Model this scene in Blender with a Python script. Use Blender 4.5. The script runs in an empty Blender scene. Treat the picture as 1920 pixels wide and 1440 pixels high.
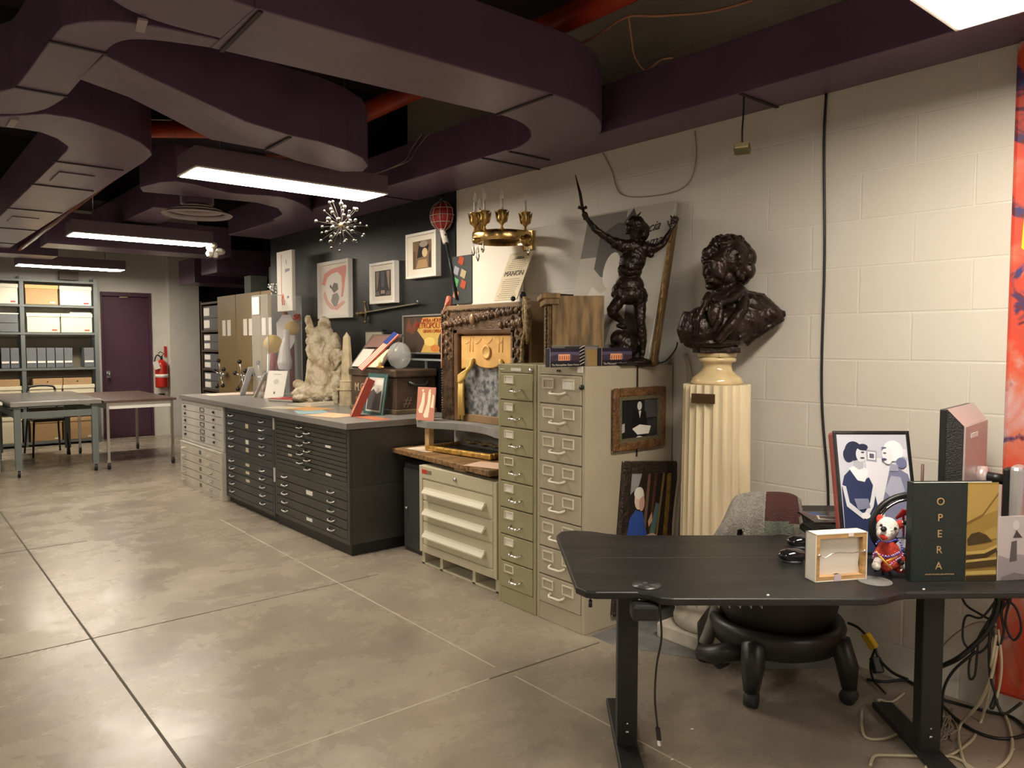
import bpy, bmesh, math, random
from mathutils import Vector, Matrix, noise
rnd = random.Random(7)
PI = math.pi
S = bpy.context.scene
COL = S.collection
# ------------------------------------------------------------------ camera (world: +Y runs along the right wall, +X into it)
F = 1416.0; CAMH = 1.42
PITCH = math.atan(78/F); YAW = math.radians(40.0)
FW = Vector((math.sin(YAW)*math.cos(PITCH), math.cos(YAW)*math.cos(PITCH), -math.sin(PITCH)))
RT = Vector((math.cos(YAW), -math.sin(YAW), 0))
UP = Vector((math.sin(YAW)*math.sin(PITCH), math.cos(YAW)*math.sin(PITCH), math.cos(PITCH)))
EYE = Vector((0, 0, CAMH))
def ray(x, y): return FW + (x-960)/F*RT - (y-720)/F*UP
def oz(x, y, z): r = ray(x, y); return EYE + r*((z-CAMH)/r.z)      # measured point on a horizontal plane
def ox(x, y, X): r = ray(x, y); return EYE + r*(X/r.x)             # on a plane parallel to the right wall
def oy(x, y, Y): r = ray(x, y); return EYE + r*(Y/r.y)             # on a plane parallel to the back wall
def od(x, y, d): return EYE + ray(x, y)*d
cam_data = bpy.data.cameras.new('camera'); cam = bpy.data.objects.new('camera', cam_data); COL.objects.link(cam)
cam_data.sensor_width = 36; cam_data.lens = 36*F/1920; cam_data.clip_start = .05
cam.matrix_world = Matrix.Translation(EYE) @ Matrix((RT, UP, -FW)).transposed().to_4x4()
S.camera = cam
# ------------------------------------------------------------------ materials
_mc = {}
def mat(name, col, rough=.5, metal=0., spec=.5, var=0., vscale=6., bump=0., bscale=40., col2=None, emit=0., trans=0., ior=1.45, coat=0., stretch=None, alpha=1., lo=.35, hi=.65):
    if name in _mc: return _mc[name]
    m = bpy.data.materials.new(name); m.use_nodes = True; nt = m.node_tree; b = nt.nodes['Principled BSDF']
    c = (*col, 1)
    b.inputs['Base Color'].default_value = c; b.inputs['Roughness'].default_value = rough; b.inputs['Metallic'].default_value = metal
    b.inputs['Specular IOR Level'].default_value = spec; b.inputs['Coat Weight'].default_value = coat; b.inputs['IOR'].default_value = ior
    b.inputs['Transmission Weight'].default_value = trans; b.inputs['Alpha'].default_value = alpha
    if emit: b.inputs['Emission Color'].default_value = c; b.inputs['Emission Strength'].default_value = emit
    if var or bump or col2:
        tc = nt.nodes.new('ShaderNodeTexCoord'); mp = nt.nodes.new('ShaderNodeMapping'); nt.links.new(tc.outputs['Object'], mp.inputs[0])
        if stretch: mp.inputs['Scale'].default_value = stretch
    if var or col2:
        n = nt.nodes.new('ShaderNodeTexNoise'); n.inputs['Scale'].default_value = vscale; n.inputs['Detail'].default_value = 6
        nt.links.new(mp.outputs[0], n.inputs['Vector'])
        r = nt.nodes.new('ShaderNodeValToRGB'); r.color_ramp.elements[0].position = lo; r.color_ramp.elements[1].position = hi
        d = col2 or tuple(min(1, x*(1+var)) for x in col)
        r.color_ramp.elements[0].color = c if col2 else (*[x*(1-var) for x in col], 1); r.color_ramp.elements[1].color = (*d, 1)
        nt.links.new(n.outputs['Fac'], r.inputs[0]); nt.links.new(r.outputs[0], b.inputs['Base Color'])
    if bump:
        n2 = nt.nodes.new('ShaderNodeTexNoise'); n2.inputs['Scale'].default_value = bscale; n2.inputs['Detail'].default_value = 4
        nt.links.new(mp.outputs[0], n2.inputs['Vector'])
        bp = nt.nodes.new('ShaderNodeBump'); bp.inputs['Strength'].default_value = bump; bp.inputs['Distance'].default_value = .02
        nt.links.new(n2.outputs['Fac'], bp.inputs['Height']); nt.links.new(bp.outputs[0], b.inputs['Normal'])
    _mc[name] = m; return m
def flat(r, g, b, rough=.6):
    return mat('paint_%03d_%03d_%03d' % (r, g, b), tuple((x/255)**2.2 for x in (r, g, b)), rough)
# ------------------------------------------------------------------ mesh builder
class MB:
    def __init__(s, m=None, M=None): s.v = []; s.f = []; s.fm = []; s.sm = []; s.mats = []; s.cur = 0; s.M = M or Matrix(); s.use(m) if m else None
    def use(s, m):
        if m not in s.mats: s.mats.append(m)
        s.cur = s.mats.index(m); return s
    def add(s, vs, fs, smooth=False):
        o = len(s.v); s.v += [s.M @ Vector(p) for p in vs]
        for f in fs: s.f.append([o+i for i in f]); s.fm.append(s.cur); s.sm.append(smooth)
        return s
    def box(s, x0, y0, z0, x1, y1, z1):
        x0, x1 = sorted((x0, x1)); y0, y1 = sorted((y0, y1)); z0, z1 = sorted((z0, z1))
        return s.add([(x0,y0,z0),(x1,y0,z0),(x1,y1,z0),(x0,y1,z0),(x0,y0,z1),(x1,y0,z1),(x1,y1,z1),(x0,y1,z1)],
                     [(0,3,2,1),(4,5,6,7),(0,1,5,4),(1,2,6,5),(2,3,7,6),(3,0,4,7)])
    def bar(s, a, b, w, h=None, up=(0,0,1)):
        a = Vector(a); b = Vector(b); d = (b-a).normalized(); u = Vector(up)
        if abs(d.dot(u)) > .99: u = Vector((1,0,0))
        x = d.cross(u).normalized(); y = x.cross(d).normalized(); h = h or w; q = []
        for p in (a, b):
            for i, j in ((-1,-1),(1,-1),(1,1),(-1,1)): q.append(p+x*(i*w/2)+y*(j*h/2))
        return s.add(q, [(0,1,2,3),(7,6,5,4),(0,4,5,1),(1,5,6,2),(2,6,7,3),(3,7,4,0)])
    def tube(s, pts, r, n=8, closed=False, caps=True):
        P = [Vector(p) for p in pts]; k = len(P); R = r if isinstance(r, (list, tuple)) else [r]*k
        T = []
        for i in range(k):
            a = P[(i-1) % k] if closed or i > 0 else P[0]; b = P[(i+1) % k] if closed or i < k-1 else P[-1]
            T.append((b-a).normalized() if (b-a).length > 1e-9 else Vector((0,0,1)))
        u = T[0].orthogonal().normalized(); vs = []; fs = []
        for i in range(k):
            u = (u - T[i]*u.dot(T[i]))
            u = u.normalized() if u.length > 1e-6 else T[i].orthogonal().normalized()
            w = T[i].cross(u)
            for j in range(n): a = 2*PI*j/n; vs.append(P[i]+(u*math.cos(a)+w*math.sin(a))*R[i])
        for i in range(k if closed else k-1):
            i2 = (i+1) % k
            for j in range(n): j2 = (j+1) % n; fs.append((i*n+j, i*n+j2, i2*n+j2, i2*n+j))
        if caps and not closed: fs.append(tuple(range(n-1, -1, -1))); fs.append(tuple((k-1)*n+j for j in range(n)))
        return s.add(vs, fs, True)
    def cyl(s, a, b, r, r2=None, n=16): return s.tube([a, b], [r, r if r2 is None else r2], n)
    def lathe(s, prof, c=(0,0,0), n=28, sm=True):
        vs = []; fs = []; k = len(prof)
        for i, (r, z) in enumerate(prof):
            for j in range(n): a = 2*PI*j/n; vs.append((c[0]+r*math.cos(a), c[1]+r*math.sin(a), c[2]+z))
        for i in range(k-1):
            for j in range(n): j2 = (j+1) % n; fs.append((i*n+j, i*n+j2, (i+1)*n+j2, (i+1)*n+j))
        s.add(vs, fs, sm); o = len(s.v)-len(vs)
        if prof[0] == prof[-1]: return s
        s.f.append([o+j for j in range(n-1, -1, -1)]); s.fm.append(s.cur); s.sm.append(False)
        s.f.append([o+(k-1)*n+j for j in range(n)]); s.fm.append(s.cur); s.sm.append(False); return s
    def prism(s, poly, z0, z1, axis='z'):
        n = len(poly)
        g = {'z': lambda a, b, c: (a, b, c), 'y': lambda a, b, c: (a, c, b), 'x': lambda a, b, c: (c, a, b)}[axis]
        vs = [g(a, b, z0) for a, b in poly]+[g(a, b, z1) for a, b in poly]
        fs = [tuple(range(n-1, -1, -1)), tuple(range(n, 2*n))]+[(i, (i+1) % n, n+(i+1) % n, n+i) for i in range(n)]
        return s.add(vs, fs)
    def ball(s, c, r, n=12, m=8):
        r = r if isinstance(r, (list, tuple)) else (r, r, r); vs = [(c[0], c[1], c[2]-r[2])]; fs = []
        for i in range(1, m):
            t = PI*i/m
            for j in range(n): a = 2*PI*j/n; vs.append((c[0]+r[0]*math.sin(t)*math.cos(a), c[1]+r[1]*math.sin(t)*math.sin(a), c[2]-r[2]*math.cos(t)))
        vs.append((c[0], c[1], c[2]+r[2])); e = len(vs)-1
        for j in range(n): fs.append((0, 1+(j+1) % n, 1+j)); fs.append((e, 1+(m-2)*n+j, 1+(m-2)*n+(j+1) % n))
        for i in range(m-2):
            for j in range(n): j2 = (j+1) % n; fs.append((1+i*n+j, 1+i*n+j2, 1+(i+1)*n+j2, 1+(i+1)*n+j))
        return s.add(vs, fs, True)
    def frame(s, x0, z0, x1, z1, w, y0, y1):   # rectangular ring in the local xz plane
        s.box(x0, y0, z0, x0+w, y1, z1); s.box(x1-w, y0, z0, x1, y1, z1); s.box(x0+w, y0, z0, x1-w, y1, z0+w); return s.box(x0+w, y0, z1-w, x1-w, y1, z1)
    def build(s, name, parent=None, bevel=0., seg=2, sub=0):
        me = bpy.data.meshes.new(name); me.from_pydata(s.v, [], s.f)
        for m in s.mats: me.materials.append(m)
        me.polygons.foreach_set('material_index', s.fm); me.polygons.foreach_set('use_smooth', s.sm); me.update()
        bm = bmesh.new(); bm.from_mesh(me); bmesh.ops.recalc_face_normals(bm, faces=bm.faces); bm.to_mesh(me); bm.free()
        o = bpy.data.objects.new(name, me); COL.objects.link(o)
        if parent: o.parent = parent
        if bevel:
            b = o.modifiers.new('bevel', 'BEVEL'); b.width = bevel; b.segments = seg; b.limit_method = 'ANGLE'; b.angle_limit = math.radians(40)
        if sub: b = o.modifiers.new('sub', 'SUBSURF'); b.levels = sub; b.render_levels = sub
        return o
def tag(o, label, cat, group=None, kind=None):
    o['label'] = label; o['category'] = cat
    if group: o['group'] = group
    if kind: o['kind'] = kind
    return o
def thing(name, label, cat, loc=(0,0,0), rz=0., group=None, rx=0., ry=0.):
    o = bpy.data.objects.new(name, None); o.empty_display_size = .05; COL.objects.link(o); o.location = loc; o.rotation_euler = (rx, ry, rz)
    return tag(o, label, cat, group)
def struct(o): o['kind'] = 'structure'; return o
def copy_tree(o, parent=None):
    c = o.copy(); COL.objects.link(c); c.parent = parent
    for ch in list(o.children): copy_tree(ch, c)
    return c
FONTS = []
def text(body, name, parent, loc, size, m, rx=PI/2, rz=0., ext=.0008, shear=0., align='CENTER', ry=0.):
    cu = bpy.data.curves.new(name, 'FONT'); cu.body = body; cu.size = size; cu.extrude = ext; cu.align_x = align; cu.shear = shear; cu.resolution_u = 3
    cu.materials.append(m); o = bpy.data.objects.new(name, cu); COL.objects.link(o); o.parent = parent; o.location = loc; o.rotation_euler = (rx, ry, rz); FONTS.append(o); return o
W = -PI/2   # rotation of anything that faces the room from the right wall: local x runs to the photo's right, local y into the wall
def art(parent, shapes, w, h, y=-.001, name='picture', base=None):
    """a flat picture: polygons given in 0..1 units, laid a fraction of a millimetre over each other like printed ink"""
    m = MB(base or flat(230,225,215)); m.box(0, y, 0, w, y+.002, h)
    k = 0
    for col, pts in shapes:
        k += 1; m.use(flat(*col)); q = y-.00025*k
        if pts[0] == 'e':
            _, cx, cy, rx, ry = pts; pts = [(cx+rx*math.cos(a*PI/8), cy+ry*math.sin(a*PI/8)) for a in range(16)]
        m.add([(a*w, q, b*h) for a, b in pts], [tuple(range(len(pts)))])
    return m.build(name, parent)
# shared materials
PURPLE = mat('duct_purple', (.112,.068,.118), .34, var=.12, vscale=3, bump=.08, bscale=5)
DARKP = mat('ceiling_paint', (.022,.014,.024), .85)
STEEL = mat('brushed_steel', (.55,.54,.52), .3, 1.)
CHROME = mat('chrome', (.8,.79,.76), .12, 1.)
BLACK = mat('black_plastic', (.012,.012,.013), .4)
RUBBER = mat('rubber', (.02,.02,.02), .7)
WHITE = mat('white_paint', (.75,.73,.68), .5)
PAPER = mat('paper', (.78,.74,.66), .75)
CREAM = mat('cream_paper', (.72,.62,.42), .75)
GOLD = mat('gilt', (.62,.38,.1), .35, .8, var=.3, vscale=30, bump=.3, bscale=120)
BRASS = mat('brass', (.72,.5,.2), .22, 1., var=.25, vscale=8)
GLASS = mat('clear_glass', (1,1,1), .02, trans=1., ior=1.45)
# ------------------------------------------------------------------ room shell
def floor_mat():
    m = bpy.data.materials.new('polished_concrete'); m.use_nodes = True; nt = m.node_tree; N = nt.nodes; L = nt.links; b = N['Principled BSDF']
    tc = N.new('ShaderNodeTexCoord')
    def noi(sc, det, rough=.6, dist=0., stretch=None):
        n = N.new('ShaderNodeTexNoise'); n.inputs['Scale'].default_value = sc; n.inputs['Detail'].default_value = det; n.inputs['Roughness'].default_value = rough; n.inputs['Distortion'].default_value = dist
        if stretch: mp = N.new('ShaderNodeMapping'); mp.inputs['Scale'].default_value = stretch; L.new(tc.outputs['Object'], mp.inputs[0]); L.new(mp.outputs[0], n.inputs['Vector'])
        else: L.new(tc.outputs['Object'], n.inputs['Vector'])
        return n
    def ramp(src, pts):
        r = N.new('ShaderNodeValToRGB'); L.new(src, r.inputs[0]); e = r.color_ramp.elements
        e[0].position = pts[0][0]; e[0].color = pts[0][1]; e[1].position = pts[-1][0]; e[1].color = pts[-1][1]
        for p, c in pts[1:-1]: q = e.new(p); q.color = c
        return r
    def mix(a, c, fac, mode='MIX'):
        x = N.new('ShaderNodeMix'); x.data_type = 'RGBA'; x.blend_type = mode
        L.new(a, x.inputs[6]); L.new(c, x.inputs[7])
        if isinstance(fac, float): x.inputs[0].default_value = fac
        else: L.new(fac, x.inputs[0])
        return x
    big = noi(.8, 6, .6, .3); mid = noi(2.2, 10, .66, .35, (1., 1.25, 1)); fine = noi(11, 12, .78, .3, (1, 1.3, 1)); spot = noi(5.5, 10, .8, .6)
    c1 = ramp(big.outputs['Fac'], [(.3, (.235,.195,.15,1)), (.5, (.3,.25,.195,1)), (.68, (.25,.225,.19,1))])
    c2 = ramp(mid.outputs['Fac'], [(.3, (.19,.158,.125,1)), (.42, (.25,.208,.16,1)), (.5, (.285,.238,.182,1)), (.6, (.315,.268,.205,1)), (.7, (.44,.375,.285,1))])
    x = mix(c1.outputs[0], c2.outputs[0], .6)
    c3 = ramp(fine.outputs['Fac'], [(.3, (.72,.73,.74,1)), (.43, (.96,.96,.96,1)), (.58, (1.03,1.03,1.02,1)), (.7, (1.2,1.18,1.12,1))])
    x2 = mix(x.outputs[2], c3.outputs[0], .75, 'MULTIPLY')
    c4 = ramp(spot.outputs['Fac'], [(.3, (.5,.5,.5,1)), (.37, (1,1,1,1)), (.66, (1,1,1,1)), (.74, (1.25,1.24,1.2,1))]); x3 = mix(x2.outputs[2], c4.outputs[0], .6, 'MULTIPLY'); x2 = x3
    L.new(x2.outputs[2], b.inputs['Base Color'])
    rr = ramp(mid.outputs['Fac'], [(.35, (.2,.2,.2,1)), (.7, (.36,.36,.36,1))]); L.new(rr.outputs[0], b.inputs['Roughness'])
    bp = N.new('ShaderNodeBump'); bp.inputs['Strength'].default_value = .08; bp.inputs['Distance'].default_value = .004
    L.new(fine.outputs['Fac'], bp.inputs['Height']); L.new(bp.outputs[0], b.inputs['Normal'])
    b.inputs['Specular IOR Level'].default_value = .45
    return m
FLOOR = floor_mat()
struct(MB(FLOOR).box(-4.5, -3.5, -.1, 6, 13.5, 0).build('floor'))
# sawn joints in the slab
def joint(name, a, b, w, m):
    o = MB(m).bar((a[0], a[1], .0006), (b[0], b[1], .0006), w, .0012).build(name); struct(o)
JD = mat('joint_dark', (.09,.078,.06), .9); JL = mat('joint_filler', (.46,.41,.31), .8)
joint('trim_1', (.735, .2), (.74, 9.), .010, JD); joint('trim_2', (2.02, 2.52), (2.06, 6.1), .007, JL)
joint('trim_3', (-3, 2.52), (1.93, 2.45), .007, JL); joint('trim_4', (1.93, 2.45), (2.57, 2.42), .007, JD)
joint('trim_5', (-3, 4.02), (2.3, 4.02), .006, JD); joint('trim_6', (2.03, 2.4), (2.03, .2), .007, JL); joint('trim_7', (-3, 6.05), (1.1, 6.05), .006, JD)
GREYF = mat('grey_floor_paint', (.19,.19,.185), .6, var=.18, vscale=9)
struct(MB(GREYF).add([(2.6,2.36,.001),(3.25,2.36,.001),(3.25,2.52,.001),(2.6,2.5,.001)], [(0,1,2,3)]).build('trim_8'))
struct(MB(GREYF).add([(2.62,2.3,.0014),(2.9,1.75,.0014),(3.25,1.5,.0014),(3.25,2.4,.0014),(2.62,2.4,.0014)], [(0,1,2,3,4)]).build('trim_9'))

def block_mat():
    m = bpy.data.materials.new('painted_block'); m.use_nodes = True; nt = m.node_tree; N = nt.nodes; L = nt.links; b = N['Principled BSDF']
    tc = N.new('ShaderNodeTexCoord'); sx = N.new('ShaderNodeSeparateXYZ'); cx = N.new('ShaderNodeCombineXYZ'); L.new(tc.outputs['Object'], sx.inputs[0])
    ay = N.new('ShaderNodeMath'); ay.inputs[1].default_value = -.227+.44*20; L.new(sx.outputs['Y'], ay.inputs[0])
    az = N.new('ShaderNodeMath'); az.inputs[1].default_value = -.144+.2*20; L.new(sx.outputs['Z'], az.inputs[0])
    L.new(ay.outputs[0], cx.inputs[0]); L.new(az.outputs[0], cx.inputs[1])
    br = N.new('ShaderNodeTexBrick'); L.new(cx.outputs[0], br.inputs['Vector']); br.offset = .5
    for k, v in (('Scale', 1), ('Mortar Size', .005), ('Mortar Smooth', .35), ('Brick Width', .44), ('Row Height', .2), ('Bias', 0)): br.inputs[k].default_value = v
    br.inputs['Color1'].default_value = (.61,.575,.52,1); br.inputs['Color2'].default_value = (.63,.6,.545,1); br.inputs['Mortar'].default_value = (.66,.635,.58,1)
    n = N.new('ShaderNodeTexNoise'); n.inputs['Scale'].default_value = 1.3; n.inputs['Detail'].default_value = 5; L.new(tc.outputs['Object'], n.inputs['Vector'])
    r = N.new('ShaderNodeValToRGB'); r.color_ramp.elements[0].color = (.93,.92,.9,1); r.color_ramp.elements[1].color = (1,1,1,1); r.color_ramp.elements[0].position = .4; r.color_ramp.elements[1].position = .6; L.new(n.outputs['Fac'], r.inputs[0])
    x = N.new('ShaderNodeMix'); x.data_type = 'RGBA'; x.blend_type = 'MULTIPLY'; x.inputs[0].default_value = 1; L.new(br.outputs['Color'], x.inputs[6]); L.new(r.outputs[0], x.inputs[7]); L.new(x.outputs[2], b.inputs['Base Color'])
    n2 = N.new('ShaderNodeTexNoise'); n2.inputs['Scale'].default_value = 70; n2.inputs['Detail'].default_value = 3; L.new(tc.outputs['Object'], n2.inputs['Vector'])
    mt = N.new('ShaderNodeMath'); mt.operation = 'MULTIPLY_ADD'; mt.inputs[1].default_value = .12; L.new(n2.outputs['Fac'], mt.inputs[0])
    iv = N.new('ShaderNodeMath'); iv.operation = 'MULTIPLY'; iv.inputs[1].default_value = -1.; L.new(br.outputs['Fac'], iv.inputs[0]); L.new(iv.outputs[0], mt.inputs[2])
    bp = N.new('ShaderNodeBump'); bp.inputs['Strength'].default_value = .5; bp.inputs['Distance'].default_value = .006; L.new(mt.outputs[0], bp.inputs['Height']); L.new(bp.outputs[0], b.inputs['Normal'])
    b.inputs['Roughness'].default_value = .5
    return m
BLOCK = block_mat()
def peg_mat():
    m = bpy.data.materials.new('pegboard'); m.use_nodes = True; nt = m.node_tree; N = nt.nodes; L = nt.links; b = N['Principled BSDF']
    tc = N.new('ShaderNodeTexCoord'); sx = N.new('ShaderNodeSeparateXYZ'); cx = N.new('ShaderNodeCombineXYZ'); L.new(tc.outputs['Object'], sx.inputs[0]); L.new(sx.outputs['Y'], cx.inputs[0]); L.new(sx.outputs['Z'], cx.inputs[1])
    def chain(op, a, v): q = N.new('ShaderNodeVectorMath'); q.operation = op; L.new(a, q.inputs[0]); q.inputs[1].default_value = v; return q.outputs[0]
    a = chain('MULTIPLY', cx.outputs[0], (1/.0254,)*3); a2 = N.new('ShaderNodeVectorMath'); a2.operation = 'FRACTION'; L.new(a, a2.inputs[0])
    a3 = chain('SUBTRACT', a2.outputs[0], (.5,.5,0)); ln = N.new('ShaderNodeVectorMath'); ln.operation = 'LENGTH'; L.new(a3, ln.inputs[0])
    lt = N.new('ShaderNodeMath'); lt.operation = 'LESS_THAN'; lt.inputs[1].default_value = .16; L.new(ln.outputs['Value'], lt.inputs[0])
    x = N.new('ShaderNodeMix'); x.data_type = 'RGBA'; L.new(lt.outputs[0], x.inputs[0]); x.inputs[6].default_value = (.005,.0055,.007,1); x.inputs[7].default_value = (.002,.002,.002,1)
    L.new(x.outputs[2], b.inputs['Base Color']); b.inputs['Roughness'].default_value = .42; b.inputs['Specular IOR Level'].default_value = .35
    n = N.new('ShaderNodeTexNoise'); n.inputs['Scale'].default_value = 2.; L.new(tc.outputs['Object'], n.inputs['Vector'])
    bp = N.new('ShaderNodeBump'); bp.inputs['Strength'].default_value = .4; bp.inputs['Distance'].default_value = .03; L.new(n.outputs['Fac'], bp.inputs['Height']); L.new(bp.outputs[0], b.inputs['Normal'])
    return m
PEG = peg_mat()
WALLW = mat('wall_paint_warm', (.56,.54,.48), .65, var=.04, vscale=3)
struct(MB(BLOCK).box(3.25, -3.5, 0, 3.4, 7.86, 3.3).build('wall_right'))
struct(MB(PEG).box(3.238, 4.5, .85, 3.2499, 7.86, 2.62).build('wall_pegboard'))
struct(MB(DARKP).box(5., 7.86, 0, 5.1, 12.5, 3.3).box(3.4, 7.86, 0, 5., 7.96, 3.3).build('wall_alcove'))
struct(MB(DARKP).box(3.85, 12.4, 0, 5., 12.5, 3.3).build('wall_alcove_back'))
struct(MB(WALLW).box(3.4, 12.12, 0, 3.84, 12.5, 3.3).build('wall_pillar'))
# back wall with the door opening
DX0, DX1, DZ, YB = 2.5, 3.19, 2.16, 12.3
struct(MB(WALLW).box(-4.5, YB, 0, DX0, YB+.15, 3.3).box(DX1, YB, 0, 3.42, YB+.15, 3.3).box(DX0, YB, DZ, DX1, YB+.15, 3.3).build('wall_back'))
struct(MB(mat('far_wall', (.75,.72,.64), .7)).box(-4.5, -3.5, 0, -4.4, 12.3, 3.3).build('wall_left'))
struct(MB(mat('near_wall', (.75,.72,.64), .7)).box(-4.5, -3.5, 0, 3.25, -3.4, 3.3).build('wall_near'))
struct(MB(DARKP).box(-4.5, -3.5, 3.3, 5.1, 12.5, 3.4).build('ceiling'))
DOORP = mat('door_purple', (.062,.024,.042), .5, var=.06, vscale=4)
d = thing('door_1', 'purple steel door with a round knob in the back wall', 'door', (DX0, YB, 0)); struct(d)
MB(DOORP).box(.03, .03, .01, DX1-DX0-.03, .075, DZ-.06).build('door_leaf', d, .004)
MB(DOORP).box(0, -.015, 0, .03, .1, DZ).box(DX1-DX0-.03, -.015, 0, DX1-DX0, .1, DZ).box(.03, -.015, DZ-.06, DX1-DX0-.03, .1, DZ).build('door_frame', d, .003)
k = MB(STEEL); k.cyl((.09, .03, .95), (.09, -.01, .95), .011); k.ball((.09, -.03, .95), .026); k.box(.065, .022, .9, .115, .03, 1.0); k.build('door_knob', d)
MB(mat('bronze_plate', (.3,.24,.16), .4, .6)).box(.26, .0, DZ-.085, .37, .03, DZ-.035).build('door_closer', d)
# ------------------------------------------------------------------ ventilation ducts (outlines measured on their undersides)
def P2(pts, z): return [tuple(oz(x, y, z)[:2]) for x, y in pts]
def catmull(pts, n=4):
    out = []; k = len(pts)
    for i in range(k-1):
        a, b, c, d_ = [Vector(pts[min(max(j, 0), k-1)]) for j in (i-1, i, i+1, i+2)]
        for t in range(n):
            t /= n; out.append(.5*((2*b)+(c-a)*t+(2*a-5*b+4*c-d_)*t*t+(3*b-a-3*c+d_)*t**3))
    out.append(Vector(pts[-1])); return out
def duct(name, label, poly, z0, z1, group='purple ventilation ducts under the ceiling', seams=()):
    o = thing(name, label, 'duct', (0, 0, z0), group=group); m = MB(PURPLE).prism([(p[0], p[1]) for p in poly], 0, z1-z0)
    for i, p in enumerate(poly):
        if len(p) > 2: m.v[i].z = p[2]-z0
    m.build('duct_body', o, .004)
    for a, b in seams:
        MB(mat('duct_seam', (.02,.013,.02), .6)).bar((a[0], a[1], -.003), (b[0], b[1], -.003), .016, .006).build('seam', o)
    return o
def arc(cx, cy, r, a0, a1, n=12): return [(cx+r*math.cos(math.radians(a0+(a1-a0)*i/n)), cy+r*math.sin(math.radians(a0+(a1-a0)*i/n))) for i in range(n+1)]
ZD, ZT = 2.51, 2.79
# trunk: straight run, elbow turning along the wall
outer = [(.98, 2.47), (2.3, 2.47)] + arc(2.3, 3.27, .80, -88, -4, 14) + [(3.1, 3.36)]
inner = [(2.78, 3.36)] + arc(2.3, 3.33, .48, 0, -88, 12) + [(.98, 2.9)]
duct('air_duct', 'large purple trunk duct crossing overhead and curving to join the wall duct', outer+inner, ZD-.005, ZT,
     seams=[((1.0, 2.47), (1.02, 2.9)), ((2.3, 2.47), (2.3, 2.85)), ((2.79, 3.35), (3.1, 3.35))])
# branch towards the camera leaving the top of the picture
br1 = catmull([(.98, 2.47), (.84, 2.44), (.7, 2.36), (.5, 2.12), (.35, 1.8)], 5); br2 = catmull([(.1, 2.0), (.3, 2.33), (.55, 2.64), (.72, 2.77), (.98, 2.79)], 5)
duct('air_duct', 'purple duct branch bending from the trunk towards the near ceiling', [(p[0], p[1]) for p in br1+br2], ZD-.005, ZT)
# branch 2: narrow S-bend to the left
o2 = catmull([(.98, 2.9), (.86, 2.935), (.76, 2.985), (.705, 3.07), (.69, 3.25), (.68, 3.8), (.665, 4.0), (.62, 4.2), (.5, 4.36), (.2, 4.45)], 4)
i2 = catmull([(.2, 4.12), (.4, 4.03), (.47, 3.93), (.495, 3.78), (.52, 3.12), (.545, 3.0), (.6, 2.92), (.68, 2.86), (.8, 2.825), (.98, 2.81)], 4)
duct('air_duct', 'narrow purple duct in an S bend at the upper left', [(p[0], p[1]) for p in o2+i2], ZD-.005, ZT, seams=[((.51, 3.2), (.7, 3.2)), ((.485, 3.86), (.68, 3.86))])
# duct 3: wide one with rounded end above the fluorescent fixture
d3 = [tuple(oz(x, y, z)) for x, y, z in ((196,104,2.503),(270,140,2.49),(370,186,2.475),(460,228,2.46),(544,254,2.45),(600,266,2.45),(650,282,2.45),(680,297,2.45),(690,312,2.45),(680,322,2.45),(640,322,2.45),(560,303,2.45),(494,280,2.455),(395,262,2.47),(325,225,2.48),(240,182,2.49),(146,148,2.503))]
duct('air_duct', 'wide purple duct with a rounded end above the nearest fluorescent fixture', d3, 2.45, 2.78, seams=[(P2([(544,256)], 2.45)[0], P2([(498,281)], 2.45)[0])])
# duct 4: left run with access panels
d4 = P2([(0,219),(87,214),(140,222),(175,232),(225,250),(262,267),(281,282),(285,291),(272,303)], 2.5)+[(1.2, 10.45), (.83, 10.45)]+P2([(104,305),(125,283),(128,275),(107,260),(75,248),(25,240),(0,238)], 2.5)
o = duct('air_duct', 'long purple duct with access panels running away at the left', d4, 2.5, 2.8, seams=[((.83, y), (1.22, y)) for y in (5.25, 6.1, 7.3, 8.6, 9.9)])
for y in (5.55, 7.75): MB(PURPLE).box(.92, y, -.006, 1.12, y+.35, 0).build('access_panel', o, .002)
# wall duct along the right wall
duct('air_duct', 'long purple duct hugging the top of the right wall', [(2.95, -3.4), (3.249, -3.4), (3.249, 7.85), (2.79, 7.85), (2.79, 3.36), (2.95, 3.0)], 2.515, 2.76,
     seams=[((2.79, 3.6), (3.249, 3.6)), ((2.95, 1.95), (3.249, 1.95)), ((2.79, 5.0), (3.249, 5.0))])
# far ducts
duct('air_duct', 'purple curved duct beside the round ceiling diffuser', [tuple(p[:2]) for p in catmull([tuple(q) for q in P2([(262,352),(330,340),(430,362),(530,370),(578,390),(584,402),(560,412),(520,418)], 2.5)], 3)] + [tuple(q) for q in P2([(512,412),(530,402),(520,390),(480,380),(400,372),(268,360)], 2.5)], 2.5, 2.75)
duct('air_duct', 'purple cross duct in front of the alcove', [(1.35, 8.9), (3.2, 8.9), (3.2, 9.35), (1.35, 9.35)], 2.42, 2.75)
duct('air_duct', 'purple slanted duct beyond the second fluorescent fixture', [(1.78, 6.7), (2.05, 6.7), (2.1, 8.88), (1.75, 8.88)], 2.53, 2.78)
duct('air_duct', 'dim purple duct in front of the back wall', [(.3, 10.5), (1.7, 10.5), (1.7, 11.0), (.3, 11.0)], 2.45, 2.75)
duct('air_duct', 'lowest purple duct box over the alcove opening', [(3.3, 9.7), (4.6, 9.7), (4.6, 10.3), (3.3, 10.3)], 2.3, 2.6)
duct('air_duct', 'purple duct ending above the dark shelving in the alcove', [(3.4, 10.9), (4.6, 10.9), (4.6, 11.6), (3.4, 11.6)], 2.25, 2.6)
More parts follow.
